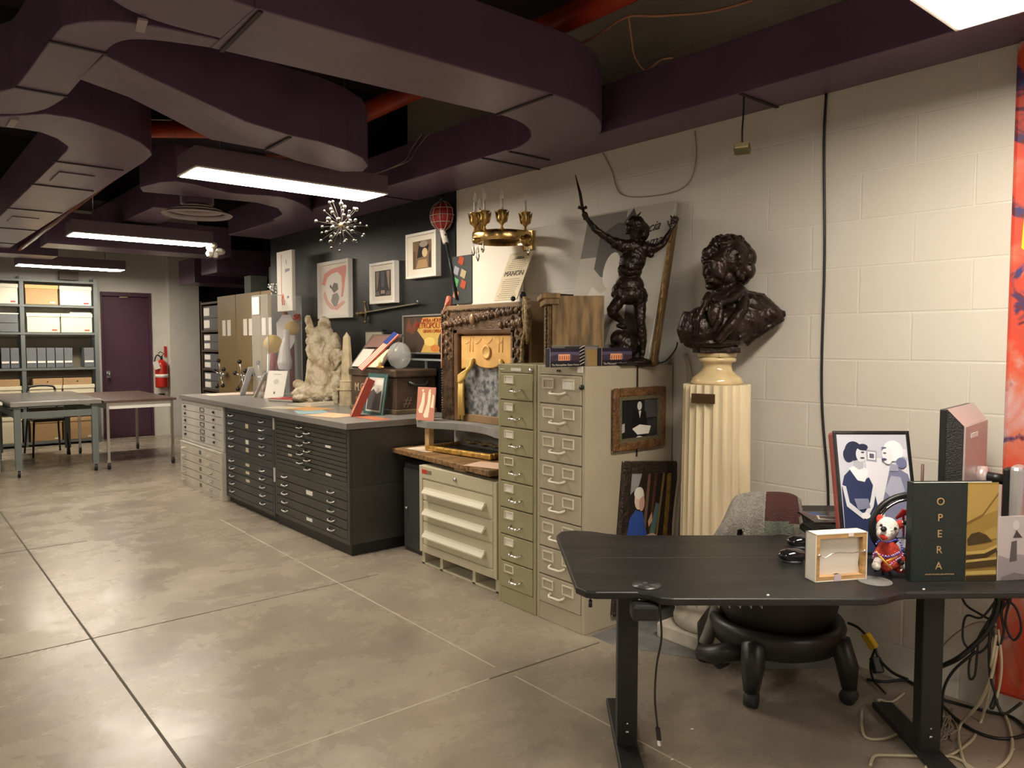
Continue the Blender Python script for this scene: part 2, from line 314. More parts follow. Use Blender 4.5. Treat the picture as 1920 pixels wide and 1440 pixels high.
# structural beams
struct(MB(DARKP).box(-4.4, 5.15, 2.8, 3.25, 5.45, 3.3).box(-4.4, 1.0, 2.95, 3.25, 1.35, 3.3).box(-4.4, 8.3, 2.8, 5, 8.6, 3.3).build('trim_10'))
st = mat('strap', (.3,.25,.26), .5)
for n_, (a, b) in enumerate([(oz(268,34,2.5), oz(262,56,2.5)), (oz(28,222,2.5), oz(18,236,2.5))]):
    o = tag(MB(st).bar(a-Vector((0,0,.004)), b-Vector((0,0,.004)), .03, .008).build('duct_strap'), ('pale metal strap bridging two ducts at the upper left', 'small pale strap on the duct at the left edge')[n_], 'strap')
# pipes
RED = mat('red_pipe', (.33,.035,.01), .4, var=.3, vscale=5)
def pipe(lbl, pts, r, m=RED, name='pipe', n=14, cat='pipe'): return tag(MB(m).tube(pts, r, n).build(name), lbl, cat)
pipe('thick red pipe running high above the trunk duct', [(2.58, -1, 2.97), (2.58, 6.2, 2.97)], .062)
pipe('red pipe high up crossing at the top of the picture', [(1.55, 2.2, 3.05), (1.55, 8, 3.05)], .05)
pipe('copper red pipe running away beside the long left duct', [(1.33, 6.0, 2.6), (1.31, 11.0, 2.5)], .026, mat('red_dim', (.12,.03,.018), .35, var=.4, vscale=3))
pipe('bare metal conduit beside the red pipe at the left', [(1.37, 6.2, 2.62), (1.37, 10.4, 2.55)], .014, STEEL)
pipe('dark red pipe at the left edge of the ceiling', [(-.2, 3.35, 2.95), (.45, 3.3, 2.95)], .045)
pipe('short red pipe behind the wide rounded duct', [(1.9, 4.7, 2.75), (1.28, 5.2, 2.75), (1.1, 6.4, 2.75)], .05)
# loose wires under the ceiling
WIRE = mat('wire_grey', (.28,.25,.22), .6)
def wire(lbl, pts, r=.003, m=WIRE, name='wire', sm=6, cat='wire'): return tag(MB(m).tube([tuple(p) for p in catmull([tuple(p) for p in pts], sm)], r, 6).build(name), lbl, cat)
wire('thin pale wire drooping between the ducts at upper left', [oz(155,165,2.75), oz(210,207,2.7), oz(262,222,2.7), oz(322,225,2.75)], .004)
for i, (a, b) in enumerate([((700,327),(805,250)), ((694,329),(790,252))]):
    wire(('pair of thin wires looping down to the wall duct, right one', 'pair of thin wires looping down to the wall duct, left one')[i], [oz(*a, 2.5), oz((a[0]+b[0])/2+12, (a[1]+b[1])/2+14, 2.6), oz((a[0]+b[0])/2+30, (a[1]+b[1])/2-12, 2.7), oz(*b, 2.77)], .003)
wire('pale wire slung under the thick red pipe', [oz(1048,97,2.88), oz(1110,72,2.88), oz(1172,33,2.88), oz(1230,30,2.88), oz(1330,22,2.88), oz(1412,0,2.88)], .006, mat('wire_rust', (.4,.2,.12), .6))
wire('thin wire hanging from the red pipe towards the wall duct', [oz(1178,30,2.9), oz(1183,66,2.85), oz(1190,106,2.8), oz(1210,131,2.77), oz(1240,112,2.765), oz(1262,108,2.765)], .005, mat('wire_rust', (.4,.2,.12), .6))
# ------------------------------------------------------------------ fluorescent fixtures
LAMP = mat('lamp_diffuser', (1., .89, .74), .5, emit=42.)
def fixture(lbl, x, y, grp='suspended fluorescent fixtures'):
    t = thing('light_fixture', lbl, 'light', (x, y, 2.385), group=grp)
    MB(mat('fixture_housing', (.14,.095,.13), .5)).box(0, 0, .006, 1.215, .335, .12).build('housing', t, .004)
    MB(WHITE).box(0, 0, 0, 1.215, .012, .008).box(0, .323, 0, 1.215, .335, .008).box(0, .012, 0, .012, .323, .008).box(1.203, .012, 0, 1.215, .323, .008).build('rim', t)
    MB(LAMP).box(.014, .014, -.002, 1.201, .321, .004).build('diffuser', t)
    for xx in (.2, 1.0): MB(STEEL).cyl((xx, .17, .12), (xx, .17, .9), .004, n=6).build('hanger', t)
    return t
fixture('nearest full fluorescent fixture, hanging above the sputnik ornament', 1.375, 4.345)
fixture('middle fluorescent fixture with crumpled paper stuck at its right end', 1.345, 7.6)
fixture('farthest fluorescent fixture, in front of the grey shelving', 1.36, 11.08)
fixture('fluorescent fixture cut off at the top right corner', 1.388, .62)
for x, y in ((-2.2, 4.345), (-2.2, 7.6), (-2.2, .62)): fixture('fluorescent fixture of the next row outside the picture', x, y)
fixture('fluorescent fixture behind the viewpoint', 1.375, -2.6)
m = MB(mat('crumpled_paper', (.7,.66,.6), .7)); 
for i in range(9): m.ball((rnd.uniform(-.05,.05), rnd.uniform(-.04,.04), -i*.012+.02), (rnd.uniform(.03,.06), .03, rnd.uniform(.03,.05)), 5, 4)
o = m.build('crumpled_paper'); o.location = (2.585, 7.68, 2.36); tag(o, 'crumpled white paper hanging from the end of a lamp', 'paper')
for p in o.data.polygons: p.use_smooth = False
# round diffuser
t = thing('ceiling_diffuser', 'round grey ceiling vent of concentric rings', 'vent', (1.92, 6.05, 2.4))
for i, (r, z) in enumerate(((.255, .0), (.19, .03), (.12, .06), (.06, .08))):
    MB(mat('vent_metal', (.3,.26,.27), .45)).lathe([(r, z), (r-.012, z-.012), (r-.055, z+.012), (r-.05, z+.022), (r-.01, z+.006), (r, z)], n=40).build('ring', t)
MB(PURPLE).cyl((0,0,.08), (0,0,.4), .12, n=24).build('neck', t)
wire('beige sensor tag cable hanging from the duct over the wall', [(3.0, 1.965, 2.515), (3.002, 1.968, 2.44), (2.998, 1.97, 2.37), (3., 1.97, 2.31)], .004, BLACK)
t = thing('smoke_sensor', 'small two-tone box dangling on a wire below the wall duct', 'sensor', (3.0, 1.97, 2.285), .4, ry=.6)
MB(mat('olive', (.12,.11,.05), .5)).box(-.02, -.035, -.018, .02, .035, .018).build('casing', t, .006)
MB(mat('tan_plastic', (.5,.42,.25), .5)).box(-.028, -.03, -.015, -.019, .03, .015).build('cover', t, .003)
tag(MB(BLACK).tube([tuple(p) for p in catmull([(3.243,1.71,2.515),(3.243,1.715,2.3),(3.243,1.70,1.8),(3.243,1.70,1.2),(3.243,1.662,.8),(3.243,1.65,.5)], 6)], .006, 8).build('cable'), 'black cable running straight down the white block wall', 'cable')
wire('thin wire looping from the duct behind the raised bronze sword', [(3.244,3.05,2.51),(3.244,2.98,2.4),(3.244,2.9,2.25),(3.244,2.62,2.21),(3.244,2.45,2.24),(3.244,2.4,2.36),(3.244,2.41,2.5)], .003)
# ------------------------------------------------------------------ flat files under the long counter
DK = mat('charcoal_metal', (.046,.05,.052), .38, var=.1, vscale=4, bump=.05, bscale=60)
DK2 = mat('charcoal_olive', (.05,.05,.043), .36, var=.1, vscale=4)
WF = mat('dingy_white_metal', (.5,.475,.44), .5, var=.08, vscale=5); WF2 = mat('aged_cream_metal', (.5,.46,.39), .5, var=.1, vscale=5)
def flat_file(lbl, yl, yr, z0, z1, n, body, hm, style, x=2.35, labels=(), grp='stacked flat file cabinets', marks=None, head=.03):
    w = yl-yr; h = z1-z0; t = thing('flat_file_cabinet', lbl, 'cabinet', (x, yl, z0), W, group=grp)
    e = .03
    MB(body).box(0, .012, 0, w, .86, h).box(0, 0, 0, e, .02, h).box(w-e, 0, 0, w, .02, h).box(e, 0, 0, w-e, .02, head).box(e, 0, h-head, w-e, .02, h).build('cabinet_body', t, .003)
    dh = (h-2*head)/n
    for i in range(n):
        zz = h-head-(i+1)*dh
        d_ = thing_part(t, 'drawer', body, (e+.004, .0, zz+.003), w-2*e-.008, .018, dh-.006)
        zc = dh*.5
        if style == 'pull':
            for xx in (.17*w, .80*w): pull(d_, (xx-e, 0, zc), .085, hm)
        elif style == 'centre':
            pull(d_, (w*(.40 if i % 2 == 0 else .50)-e, 0, zc), .085, hm)
        elif style == 'dark':
            for xx in (.1*w, .8*w): MB(BLACK).box(xx-e, -.012, zc-.01, xx-e+.012, 0, zc+.01).box(xx-e-.025, -.012, zc-.004, xx-e+.035, -.008, zc+.004).build('handle', d_)
            f = MB(BLACK).frame(.48*w-e, zc-.02, .56*w-e+.02, zc+.02, .005, -.004, 0); f.build('card_holder', d_)
        elif style == 'worn':
            for xx in (.12*w, .76*w): pull(d_, (xx-e, 0, zc), .06, WF2)
            MB(mat('worn_dark', (.12,.11,.1), .7)).box(.49*w-e, -.003, zc-.018, .535*w-e, 0, zc+.018).build('card_holder', d_)
        for (li, lx, lw, lh, lm) in labels:
            if li == i: MB(lm).box(lx*w-e, -.003, zc-lh/2, lx*w-e+lw, 0, zc+lh/2).build('label_card', d_)
    return t
def thing_part(t, name, m, loc, w, d, h, bevel=.002):
    o = MB(m).box(0, 0, 0, w, d, h).build(name, t, bevel); o.location = loc; return o
def pull(parent, c, w, m, r=.0055, out=.028):
    x, y, z = c
    return MB(m).tube([(x-w/2, y, z+.006), (x-w/2+.004, y-out*.7, z), (x-w/2+.016, y-out, z-.004), (x+w/2-.016, y-out, z-.004), (x+w/2-.004, y-out*.7, z), (x+w/2, y, z+.006)], r, 6).build('handle', parent)
CARD = mat('card_label', (.6,.52,.36), .7); LCARD = mat('white_card_label', (.75,.72,.66), .7)
Y0, Y1, Y2, Y3 = 4.47, 5.70, 6.78, 7.97
flat_file('charcoal flat file with ten thin drawers and staggered centre handles, nearest on top', Y1-.012, Y0, .46, .845, 10, DK2, STEEL, 'centre', labels=((5, .2, .07, .016, LCARD), (7, .21, .06, .016, CARD), (3, .72, .08, .016, LCARD), (9, .72, .08, .014, LCARD)))
flat_file('charcoal flat file with five deep drawers at the near end, bottom one', Y1-.012, Y0, .075, .46, 5, DK2, STEEL, 'pull', labels=((1, .46, .1, .03, LCARD), (4, .46, .09, .022, LCARD)))
flat_file('charcoal flat file with square paper labels, middle stack on top', Y2, Y1, .45, .845, 5, DK, STEEL, 'pull', labels=((1, .45, .06, .035, CARD), (3, .45, .06, .035, PAPER), (4, .45, .06, .035, CARD)))
flat_file('charcoal flat file with small brass card slots, middle stack at the bottom', Y2, Y1, .055, .45, 5, DK, STEEL, 'pull', labels=((0, .44, .08, .022, CARD), (1, .44, .08, .022, CARD), (2, .44, .08, .022, CARD)))
flat_file('dingy white flat file with black card holders, far end on top', Y3, Y2, .44, .845, 5, WF, BLACK, 'dark', x=2.33)
flat_file('worn cream flat file at the far end, under the dingy white one', Y3, Y2, .0, .435, 5, WF2, WF2, 'worn', x=2.31, head=.022)
tag(MB(BLACK).box(2.37, Y0+.01, 0, 3.18, Y1-.02, .073).build('cabinet_base'), 'black plinth under the nearest charcoal flat file', 'base')
tag(MB(BLACK).box(2.38, Y1, 0, 3.18, Y2-.01, .053).build('cabinet_base'), 'black plinth under the middle flat file stack', 'base')
tag(MB(mat('counter_laminate', (.21,.2,.185), .3, var=.05, vscale=3)).box(2.318, 4.44, .85, 3.236, 8.0, .893).build('countertop', None, .003), 'long grey laminate worktop resting on the flat files', 'countertop')
for i, (y, z, h) in enumerate(((5.69, .74, .09), (5.69, .33, .11))):
    tag(MB(WF).box(2.343, y-.012, z, 2.349, y+.012, z+h).build('tape_strip'), ('pale tape strip between the charcoal flat files, upper', 'pale tape strip between the charcoal flat files, lower')[i], 'tape')
# ------------------------------------------------------------------ grey locker, drafting board, beige lateral cabinet
t = thing('locker', 'narrow slate grey steel locker between flat files and beige cabinet', 'cabinet', (2.72, 4.4, 0), W)
MB(DK).box(0, .015, 0, .3, .5, .6).build('cabinet_body', t, .003); MB(DK).box(.01, 0, .03, .29, .014, .57).build('door', t, .003).children
MB(STEEL).cyl((.06, 0, .3), (.06, -.02, .3), .009, n=10).build('knob', t.children[-1])
BE = mat('beige_metal', (.52,.475,.34), .38, var=.04, vscale=3, bump=.03, bscale=50); BEL = mat('beige_handle', (.66,.62,.5), .35)
t = thing('lateral_cabinet', 'beige steel tool cabinet with three wide finger-pull drawers', 'cabinet', (2.62, 4.045, 0), W)
w, h = .79, .64
m = MB(BE).box(0, .01, .085, w, .6, h).box(0, 0, .085, .035, .02, h).box(w-.035, 0, .085, w, .02, h).box(.035, 0, .56, w-.035, .02, h).box(.035, 0, .085, w-.035, .02, .135); m.build('cabinet_body', t, .004)
m = MB(BE); 
for xx in (0, .2, .535, .755): m.box(xx, .02, 0, xx+.03, .6, .085)
m.box(0, .02, 0, w, .6, .012).build('pallet_base', t, .002)
for z0, z1 in ((.425, .555), (.29, .42), (.14, .285)):
    d_ = thing_part(t, 'drawer', BE, (.04, .002, z0), w-.08, .016, z1-z0-.005)
    c = z1-z0
    m = MB(BEL); m.prism([(0, c*.62), (-.012, c*.64), (-.016, c*.56), (-.034, c*.40), (-.034, c*.34), (-.028, c*.34), (-.006, c*.5), (0, c*.5)], .03, w-.14, 'x'); m.build('handle', d_)
MB(STEEL).cyl((.4, 0, .6), (.4, -.012, .6), .011, n=12).build('lock', t)
m = MB(flat(190,60,40)).box(.035, -.002, .592, .09, 0, .618); m.use(flat(120,110,90)).box(.09, -.002, .594, .14, 0, .616); m.build('maker_sticker', t)
OAK = mat('board_wood', (.2,.11,.045), .5, var=.5, vscale=6, stretch=(1,8,8)); PINE = mat('pine', (.5,.34,.17), .6, var=.2, vscale=5, stretch=(1,1,8))
# board top
q = [(2.68, 4.52), (2.60, 3.3), (3.2, 3.3), (3.22, 4.46), (2.86, 4.46)]
t = thing('drawing_board', 'dark wooden board laid across the beige cabinet and locker', 'table', (0, 0, .665))
MB(OAK).prism(q, 0, .035).build('board_top', t, .006)
MB(PINE).box(2.74, 4.14, -.024, 2.8, 4.24, 0).box(2.66, 3.6, -.02, 3.0, 3.72, 0).build('cleat', t, .002)
pm = mat('stained_sheet', (.62,.5,.38), .6, var=.25, vscale=8)
tag(MB(pm).box(-.2, -.13, 0, .2, .13, .002).build('paper_sheet'), 'stained sheet lying at the left end of the drawing board', 'paper').location = (2.92, 4.24, .7015)
o = tag(MB(mat('pinkish_sheet', (.66,.46,.34), .7)).box(-.09, -.13, 0, .09, .13, .002).build('paper_sheet'), 'pinkish sheet half under the gilt frame on the board', 'paper'); o.location = (2.72, 3.44, .7015); o.rotation_euler.z = .3
t = thing('picture_frame', 'gilt picture frame lying flat on the drawing board', 'frame', (2.76, 4.19, .704), math.radians(-84))
m = MB(GOLD)
def flat_frame(m, w, h, p, z): m.box(0,0,0,w,p,z).box(0,h-p,0,w,h,z).box(0,p,0,p,h-p,z).box(w-p,p,0,w,h-p,z); return m
flat_frame(m, .62, .38, .035, .035); m.build('frame_moulding', t, .008); MB(mat('dark_canvas', (.07,.065,.05), .3)).box(.035,.035,.005,.585,.345,.015).build('canvas', t)
m = MB(mat('rope_gold', (.34,.24,.11), .6, var=.5, vscale=60, bump=.8, bscale=90)); 
for k_ in range(2):
    pts = [(3.03+.035*k_+.008*math.sin(i*1.1+k_*2), 4.12-.0225*i, .752+.006*math.cos(i*1.1+k_*3)) for i in range(28)]
    m.tube(pts, .010, 7)
tag(m.build('rope_tassel'), 'twisted gold rope lying on the gilt frame', 'rope')
# ------------------------------------------------------------------ tall beige filing cabinets
G1 = mat('olive_beige_metal', (.33,.30,.175), .38, var=.04, vscale=3); G2 = mat('putty_metal', (.43,.375,.28), .38, var=.04, vscale=3)
def tall(lbl, yl, yr, body, wide, top=.085):
    w = yl-yr; H = 1.305; t = thing('filing_cabinet', lbl, 'cabinet', (2.575, yl, 0), W, group='tall filing cabinets')
    MB(body).box(0, .015, 0, w, .66, H).box(0, 0, 0, .022, .02, H).box(w-.022, 0, 0, w, .02, H).box(.022, 0, 0, w-.022, .02, .09).box(.022, 0, H-.045, w-.022, .02, H).build('cabinet_body', t, .003)
    n = 8; dh = (H-.09-.045)/n
    for i in range(n):
        z = .09+i*dh; ww = w-.05
        d_ = thing_part(t, 'drawer', body, (.025, -.004, z+.003), ww, .022, dh-.006, .003)
        if wide:
            pull(d_, (ww*.47, 0, dh*.36), .1, BEL, .0065, .03)
            for xx in (.09, .58):
                MB(BEL).frame(ww*xx, dh*.5, ww*xx+.078, dh*.84, .006, -.006, 0).build('card_holder', d_)
                MB(LCARD if (i, xx) == (7, .58) else body).box(ww*xx+.005, -.002, dh*.54, ww*xx+.072, 0, dh*.8).build('label_card', d_)
        else:
            pull(d_, (ww*.52, 0, dh*.34), .085, CHROME, .006, .03)
            MB(BEL).frame(ww*.14, dh*.58, ww*.42, dh*.86, .005, -.006, 0).build('card_holder', d_)
            MB(body if i in (0, 4) else PAPER).box(ww*.16, -.002, dh*.6, ww*.40, 0, dh*.84).build('label_card', d_)
    if wide: MB(LCARD).box(w-.05, -.0045, H-.03, w-.018, 0, H).build('sticker', t); MB(BLACK).cyl((w-.02, 0, H-.1), (w-.02, -.012, H-.1), .012, n=12).build('lock', t); MB(BLACK).frame(.15, H-.03, .172, H-.02, .002, -.006, 0).build('maker_badge', t)
    else: MB(STEEL).cyl((w-.035, 0, H-.03), (w-.035, -.012, H-.03), .011, n=12).build('lock', t); MB(LCARD).box(.11, -.003, H-.036, .19, 0, H-.02).box(.02, -.003, H-.03, .05, 0, H-.026).build('sticker', t)
    return t
tall('narrow olive beige eight-drawer filing cabinet with chrome pulls', 3.185, 2.875, G1, False)
tall('wide putty eight-drawer filing cabinet with paired card holders', 2.868, 2.525, G2, True)
# ------------------------------------------------------------------ grey shelving with boxes at the back wall
SH = mat('shelf_grey', (.13,.145,.14), .5)
t = thing('steel_shelving', 'grey steel shelving of two bays against the back wall', 'shelving', (0, 12.0, 0))
XS = (-.1, .55, 1.49, 2.4)
XS = (.57, 1.5, 2.385)
for i, x in enumerate(XS): MB(SH).box(x-.025, 0, 0, x+.025, .035, 2.32).box(x-.02, .26, 0, x+.02, .29, 2.32).build('upright', t, .002)
LV = (.06, .56, 1.07, 1.555, 1.93, 2.27)
for z in LV: MB(SH).box(XS[0]+.02, -.005, z-.03, XS[2]-.02, .288, z).build('shelf', t, .002)
MB(mat('shelf_back', (.19,.165,.115), .8)).box(XS[0], .289, .1, XS[2], .293, 1.5).build('back_panel', t)
BXW = mat('archive_box_white', (.66,.63,.53), .7); BXC = mat('archive_box_cream', (.72,.66,.47), .7); KR = mat('kraft', (.42,.27,.13), .75, var=.06, vscale=4); YL = mat('kraft_lid', (.6,.42,.17), .7); GB = mat('grey_document_box', (.13,.14,.15), .7, var=.06, vscale=8)
def abox(lbl, x0, x1, z0, z1, m=BXW, lid=None, grp='lidded archive boxes', lab=None, name='archive_box'):
    t = thing(name, lbl, 'box', (x0, 12.0, z0), group=grp); w = x1-x0; h = z1-z0; lh = min(.05, h*.24)
    MB(m).box(.006, .02, 0, w-.006, .28, h-lh).build('box_base', t, .003); MB(lid or m).box(0, .012, h-lh, w, .286, h).build('box_lid', t, .003)
    if lab: MB(lab).box(w*.74, .0175, .02, w*.9, .0195, .04).build('box_label', t)
    return t
RL = flat(170,70,60)
abox('white lidded archive box, top shelf of the left bay', 1.12, 1.465, 1.935, 2.2, lab=RL)
abox('brown archive box with yellow lid on the top shelf', 1.54, 1.93, 1.935, 2.2, KR, YL, lab=LCARD)
abox('white archive box right of the brown one on the top shelf', 1.945, 2.34, 1.935, 2.2, lab=RL)
abox('cream archive box on the second shelf, left of the pair', 1.55, 1.945, 1.56, 1.82, BXC, lab=RL)
abox('cream archive box on the second shelf, right of the pair', 1.95, 2.34, 1.56, 1.82, BXC, lab=RL)
tag(MB(BXC).box(2.07, 12.03, 1.821, 2.33, 12.27, 1.838).build('folder'), 'flat cream folder on top of the right cream archive box', 'folder')
def gbox(lbl, x0, x1, z0, z1, lab=True):
    t = thing('document_box', lbl, 'box', (x0, 12.0, z0), group='grey upright document boxes')
    MB(GB).box(.004, .01, 0, x1-x0-.004, .28, z1-z0).build('box_body', t, .004)
    if lab: MB(LCARD).box(.008, .004, (z1-z0)*.24, x1-x0-.012, .0098, (z1-z0)*.34).build('label_card', t)
gx = [1.53, 1.655, 1.765, 1.87, 1.975, 2.085]
ord_ = ['first', 'second', 'third', 'fourth', 'fifth']
for i in range(5): gbox('grey document box, %s from the left in the row of five' % ord_[i], gx[i], gx[i+1]-.001, 1.075, 1.345)
gbox('grey document box standing alone at the right end of the shelf', 2.22, 2.35, 1.075, 1.345)
for i, (x, l) in enumerate(((1.245, 'second from the upright'), (1.35, 'next to the upright'), (1.13, 'third from the upright'))): gbox('grey document box in the left bay, ' + l, x, x+.103, 1.075, 1.345)
for i, (x0, x1) in enumerate(((1.0, 1.22), (1.24, 1.455))):
    for j, z in enumerate((1.56, 1.68)): gbox('grey box in the left bay, %s of the %s pair' % (('lower', 'upper')[j], ('left', 'right')[i]), x0, x1, z, z+.115, False)
tag(MB(BXW).box(1.05, 12.01, 1.797, 1.46, 12.28, 1.812).build('folder'), 'white folder lying on the stacked grey boxes', 'folder')
abox('white lidded box behind the tables, bottom left of the lower pair', 1.55, 1.94, .565, .83, BXC, grp='lower archive boxes'); abox('white lidded box behind the tables, right of the lower pair', 1.95, 2.345, .565, .83, BXC, grp='lower archive boxes')
for i, (x, c) in enumerate(((1.6, 'left'), (1.96, 'right'))):
    t = thing('kraft_box', 'flat brown box on top of the %s white lidded box' % c, 'box', (x, 12.0, .83)); MB(KR).box(0, .02, 0, .35, .28, .095).build('box_body', t, .003); MB(BLACK).cyl((.17, .022, .05), (.17, .016, .05), .009, n=10).build('finger_hole', t)
t = thing('kraft_box', 'flat brown box at the left edge, on a white lidded box', 'box', (1.1, 12.0, .83)); MB(KR).box(0, .02, 0, .35, .28, .095).build('box_body', t, .003); MB(BLACK).cyl((.1, .022, .05), (.1, .016, .05), .009, n=10).build('finger_hole', t)
abox('white lidded box at the left edge of the picture behind the tables', 1.05, 1.47, .565, .83, BXC, grp='lower archive boxes')
abox('brown lidded carton under the tables, left of two', 1.55, 1.93, .065, .37, KR, lab=LCARD, grp='brown cartons on the bottom shelf'); abox('brown lidded carton under the tables, right of two', 1.945, 2.345, .065, .37, KR, lab=LCARD, grp='brown cartons on the bottom shelf')
abox('cream carton on the bottom shelf of the left bay', 1.05, 1.46, .065, .42, BXC, grp='brown cartons on the bottom shelf')
# extinguisher
t = thing('fire_extinguisher', 'red fire extinguisher hung beside the purple door', 'extinguisher', (3.29, 12.19, .73))
ER = mat('extinguisher_red', (.45,.02,.012), .3, coat=.5)
MB(ER).lathe([(.03,0),(.088,.01),(.092,.03),(.092,.33),(.08,.38),(.04,.415),(.025,.43)], n=24).build('tank', t)
MB(LCARD).lathe([(.0925,.16),(.0935,.16),(.0935,.21),(.0925,.21)], n=24).build('label_band', t)
m = MB(BLACK).cyl((0,0,.43), (0,0,.48), .018, n=10); m.tube([tuple(p) for p in catmull([(0,0,.46),(-.06,-.02,.5),(-.09,-.02,.46),(-.1,-.01,.4)], 5)], .01, 6); m.tube([(0,-.01,.48),(.03,-.02,.52),(-.02,-.02,.55),(-.05,-.02,.52)], .007, 6); m.build('valve', t)
o = MB(LCARD).box(-.03,-.1,.3,.05,-.096,.42).build('inspection_tag', t); o.rotation_euler.y = -.3
tag(MB(flat(170,30,25)).box(3.36, 12.27, 1.2, 3.39, 12.3, 1.36).build('wall_bracket'), 'small red bracket beside the extinguisher valve', 'bracket')
tag(MB(BLACK).box(3.26, 12.27, .5, 3.35, 12.299, .64).build('outlet_box'), 'black box on the wall below the extinguisher', 'outlet')
tag(MB(mat('dim_box', (.2,.17,.14), .7)).box(1.98, 12.2, 2.3, 2.22, 12.29, 2.42).build('wall_speaker'), 'small tan box on the back wall above the shelving', 'speaker')
# tables
STN = mat('stainless_top', (.32,.3,.28), .25, .6, var=.15, vscale=2)
def caster(t, x, y, r=.04, name='caster'):
    m = MB(BLACK).cyl((x-.012, y, r), (x+.012, y, r), r, n=14); m.use(STEEL).box(x-.018, y-.012, r, x+.018, y+.012, r*2+.02); return m.build(name, t)
def rtable(lbl, x0, x1, y0, y1, zt, top, leg, apron, lw, aw, th=.03, edge=None):
    t = thing('rolling_table', lbl, 'table', (x0, y0, 0)); w = x1-x0; d_ = y1-y0
    m = MB(top).box(0, 0, zt-th, w, d_, zt)
    if edge: m.use(edge).box(-.002, -.002, zt-th-.0, w+.002, 0, zt-.004)
    m.build('table_top', t, .003)
    for i, (x, y) in enumerate(((.03, .03), (w-.03-lw, .03), (.03, d_-.03-lw), (w-.03-lw, d_-.03-lw))):
        l = MB(leg).box(x, y, .085, x+lw, y+lw, zt-th).build('leg', t, .002); c = caster(t, x+lw/2, y+lw/2); c.parent = l
    z1 = zt-th-aw[0]; z0 = z1-aw[1]
    for b in ((.03+lw, .04, w-.03-lw, .055), (.03+lw, d_-.055, w-.03-lw, d_-.04), (.04, .03+lw, .055, d_-.03-lw), (w-.055, .03+lw, w-.04, d_-.03-lw)): MB(apron).box(b[0], b[1], z0, b[2], b[3], z1).build('apron', t, .002)
    return t
rtable('grey rolling work table with a steel top, left of the brown one', 1.03, 1.87, 9.28, 11.0, .80, STN, SH, SH, .06, (.06, .07), .05, edge=mat('steel_edge', (.35,.34,.32), .3, .8))
rtable('brown-topped rolling table with a white apron in front of the purple door', 1.895, 2.66, 9.28, 10.95, .775, mat('brown_laminate', (.11,.06,.045), .35, var=.15, vscale=2), STEEL, WHITE, .028, (0, .075), .025)
rtable('white-topped table cut off by the left edge of the picture', .2, .985, 9.5, 11.2, .79, WHITE, SH, SH, .05, (0, .08), .03)
# chair behind tables
t = thing('side_chair', 'black metal chair tucked under the grey work table', 'chair', (1.42, 10.9, 0), .05)
m = MB(BLACK)
for a in ((0, -.02), (.4, -.02)): MB(BLACK).tube([(a[0]+(.03 if a[0]<.2 else -.03), .02, .44), (a[0], -.03, 0)], .012, 8).build('leg', t)
for a in ((0, .4), (.4, .4)): MB(BLACK).tube([(a[0], .48, 0), (a[0]+(.03 if a[0]<.2 else -.03), .4, .44), (a[0]+(.05 if a[0]<.2 else -.05), .42, .8)], .012, 8).build('leg', t)
MB(BLACK).box(0.02, 0, .43, .38, .4, .47).build('seat', t, .012)
MB(BLACK).tube([tuple(p) for p in catmull([(.05,.42,.62),(.05,.43,.82),(.12,.44,.86),(.28,.44,.86),(.35,.43,.82),(.35,.42,.62)], 5)], .013, 8).build('backrest', t)
# dark shelving in the alcove with labelled grey boxes
t = thing('storage_rack', 'dark shelving with grey boxes in the alcove beside the pillar', 'shelving', (3.36, 10.55, 0), W)
BR = mat('rack_brown', (.06,.035,.022), .6)
for x in (0, .78): MB(BR).box(x, 0, 0, x+.03, .4, 1.97).build('side_panel', t)
LZ = [.2, .5, .8, 1.07, 1.32, 1.58, 1.95]
for z in LZ: MB(BR).box(.03, 0, z-.025, .78, .4, z).build('shelf', t)
names = ('bottom', 'second', 'third', 'fourth', 'fifth', 'sixth')
for k_, z in enumerate(LZ[:-1]):
    gap = LZ[k_+1]-z-.03; n = 3 if gap > .25 else 2
    n = 2
    for i in range(n):
        hh = gap/n-.012
        b = thing('storage_box', 'grey storage box with white end label, %s of two on the %s rack shelf' % (('lower', 'upper')[i], names[k_]), 'box', (3.37, 10.5, z+i*(hh+.004)), W, group='grey boxes in the alcove rack')
        MB(mat('rack_box', (.1,.1,.105), .7)).box(0, .01, 0, .7, .36, hh).build('box_body', b, .003); MB(LCARD).box(.03, .005, hh*.2, .25, .0098, hh*.85).build('label_card', b)
# mobile shelving with spoked wheels
TAN = mat('tan_panel', (.2,.135,.055), .5, var=.04, vscale=3)
def carriage(lbl, yl, yr, cards=True):
    w = yl-yr; t = thing('mobile_shelving', lbl, 'shelving', (3.262, yl, 0), W, group='tan mobile shelving end panels')
    MB(TAN).box(0, 0, .03, w-.006, .9, 1.985).build('end_panel', t, .004)
    if cards:
        c = w*.5
        for xx in (c-.14, c+.03): MB(LCARD).box(xx, -.003, 1.5, xx+.11, 0, 1.69).build('label_card', t)
        wh = MB(STEEL).cyl((c, 0, 1.03), (c, -.09, 1.03), .03, n=12).build('hand_wheel', t)
        for k_ in range(5):
            a = PI/2+k_*2*PI/5+.1; e = (c+.17*math.cos(a), -.1, 1.03+.17*math.sin(a))
            MB(STEEL).cyl((c, -.08, 1.03), e, .008, n=6).build('spoke', wh)
            MB(BLACK).ball(e, .026, 8, 6).build('knob', wh)
carriage('tan mobile shelving end panel with wheel, farthest left', 9.6, 8.98)
carriage('tan mobile shelving end panel with wheel, second from left', 8.97, 8.22)
carriage('tan mobile shelving end panel behind the acrylic case', 8.21, 7.88)
GS = mat('greenish_box', (.09,.105,.09), .6)
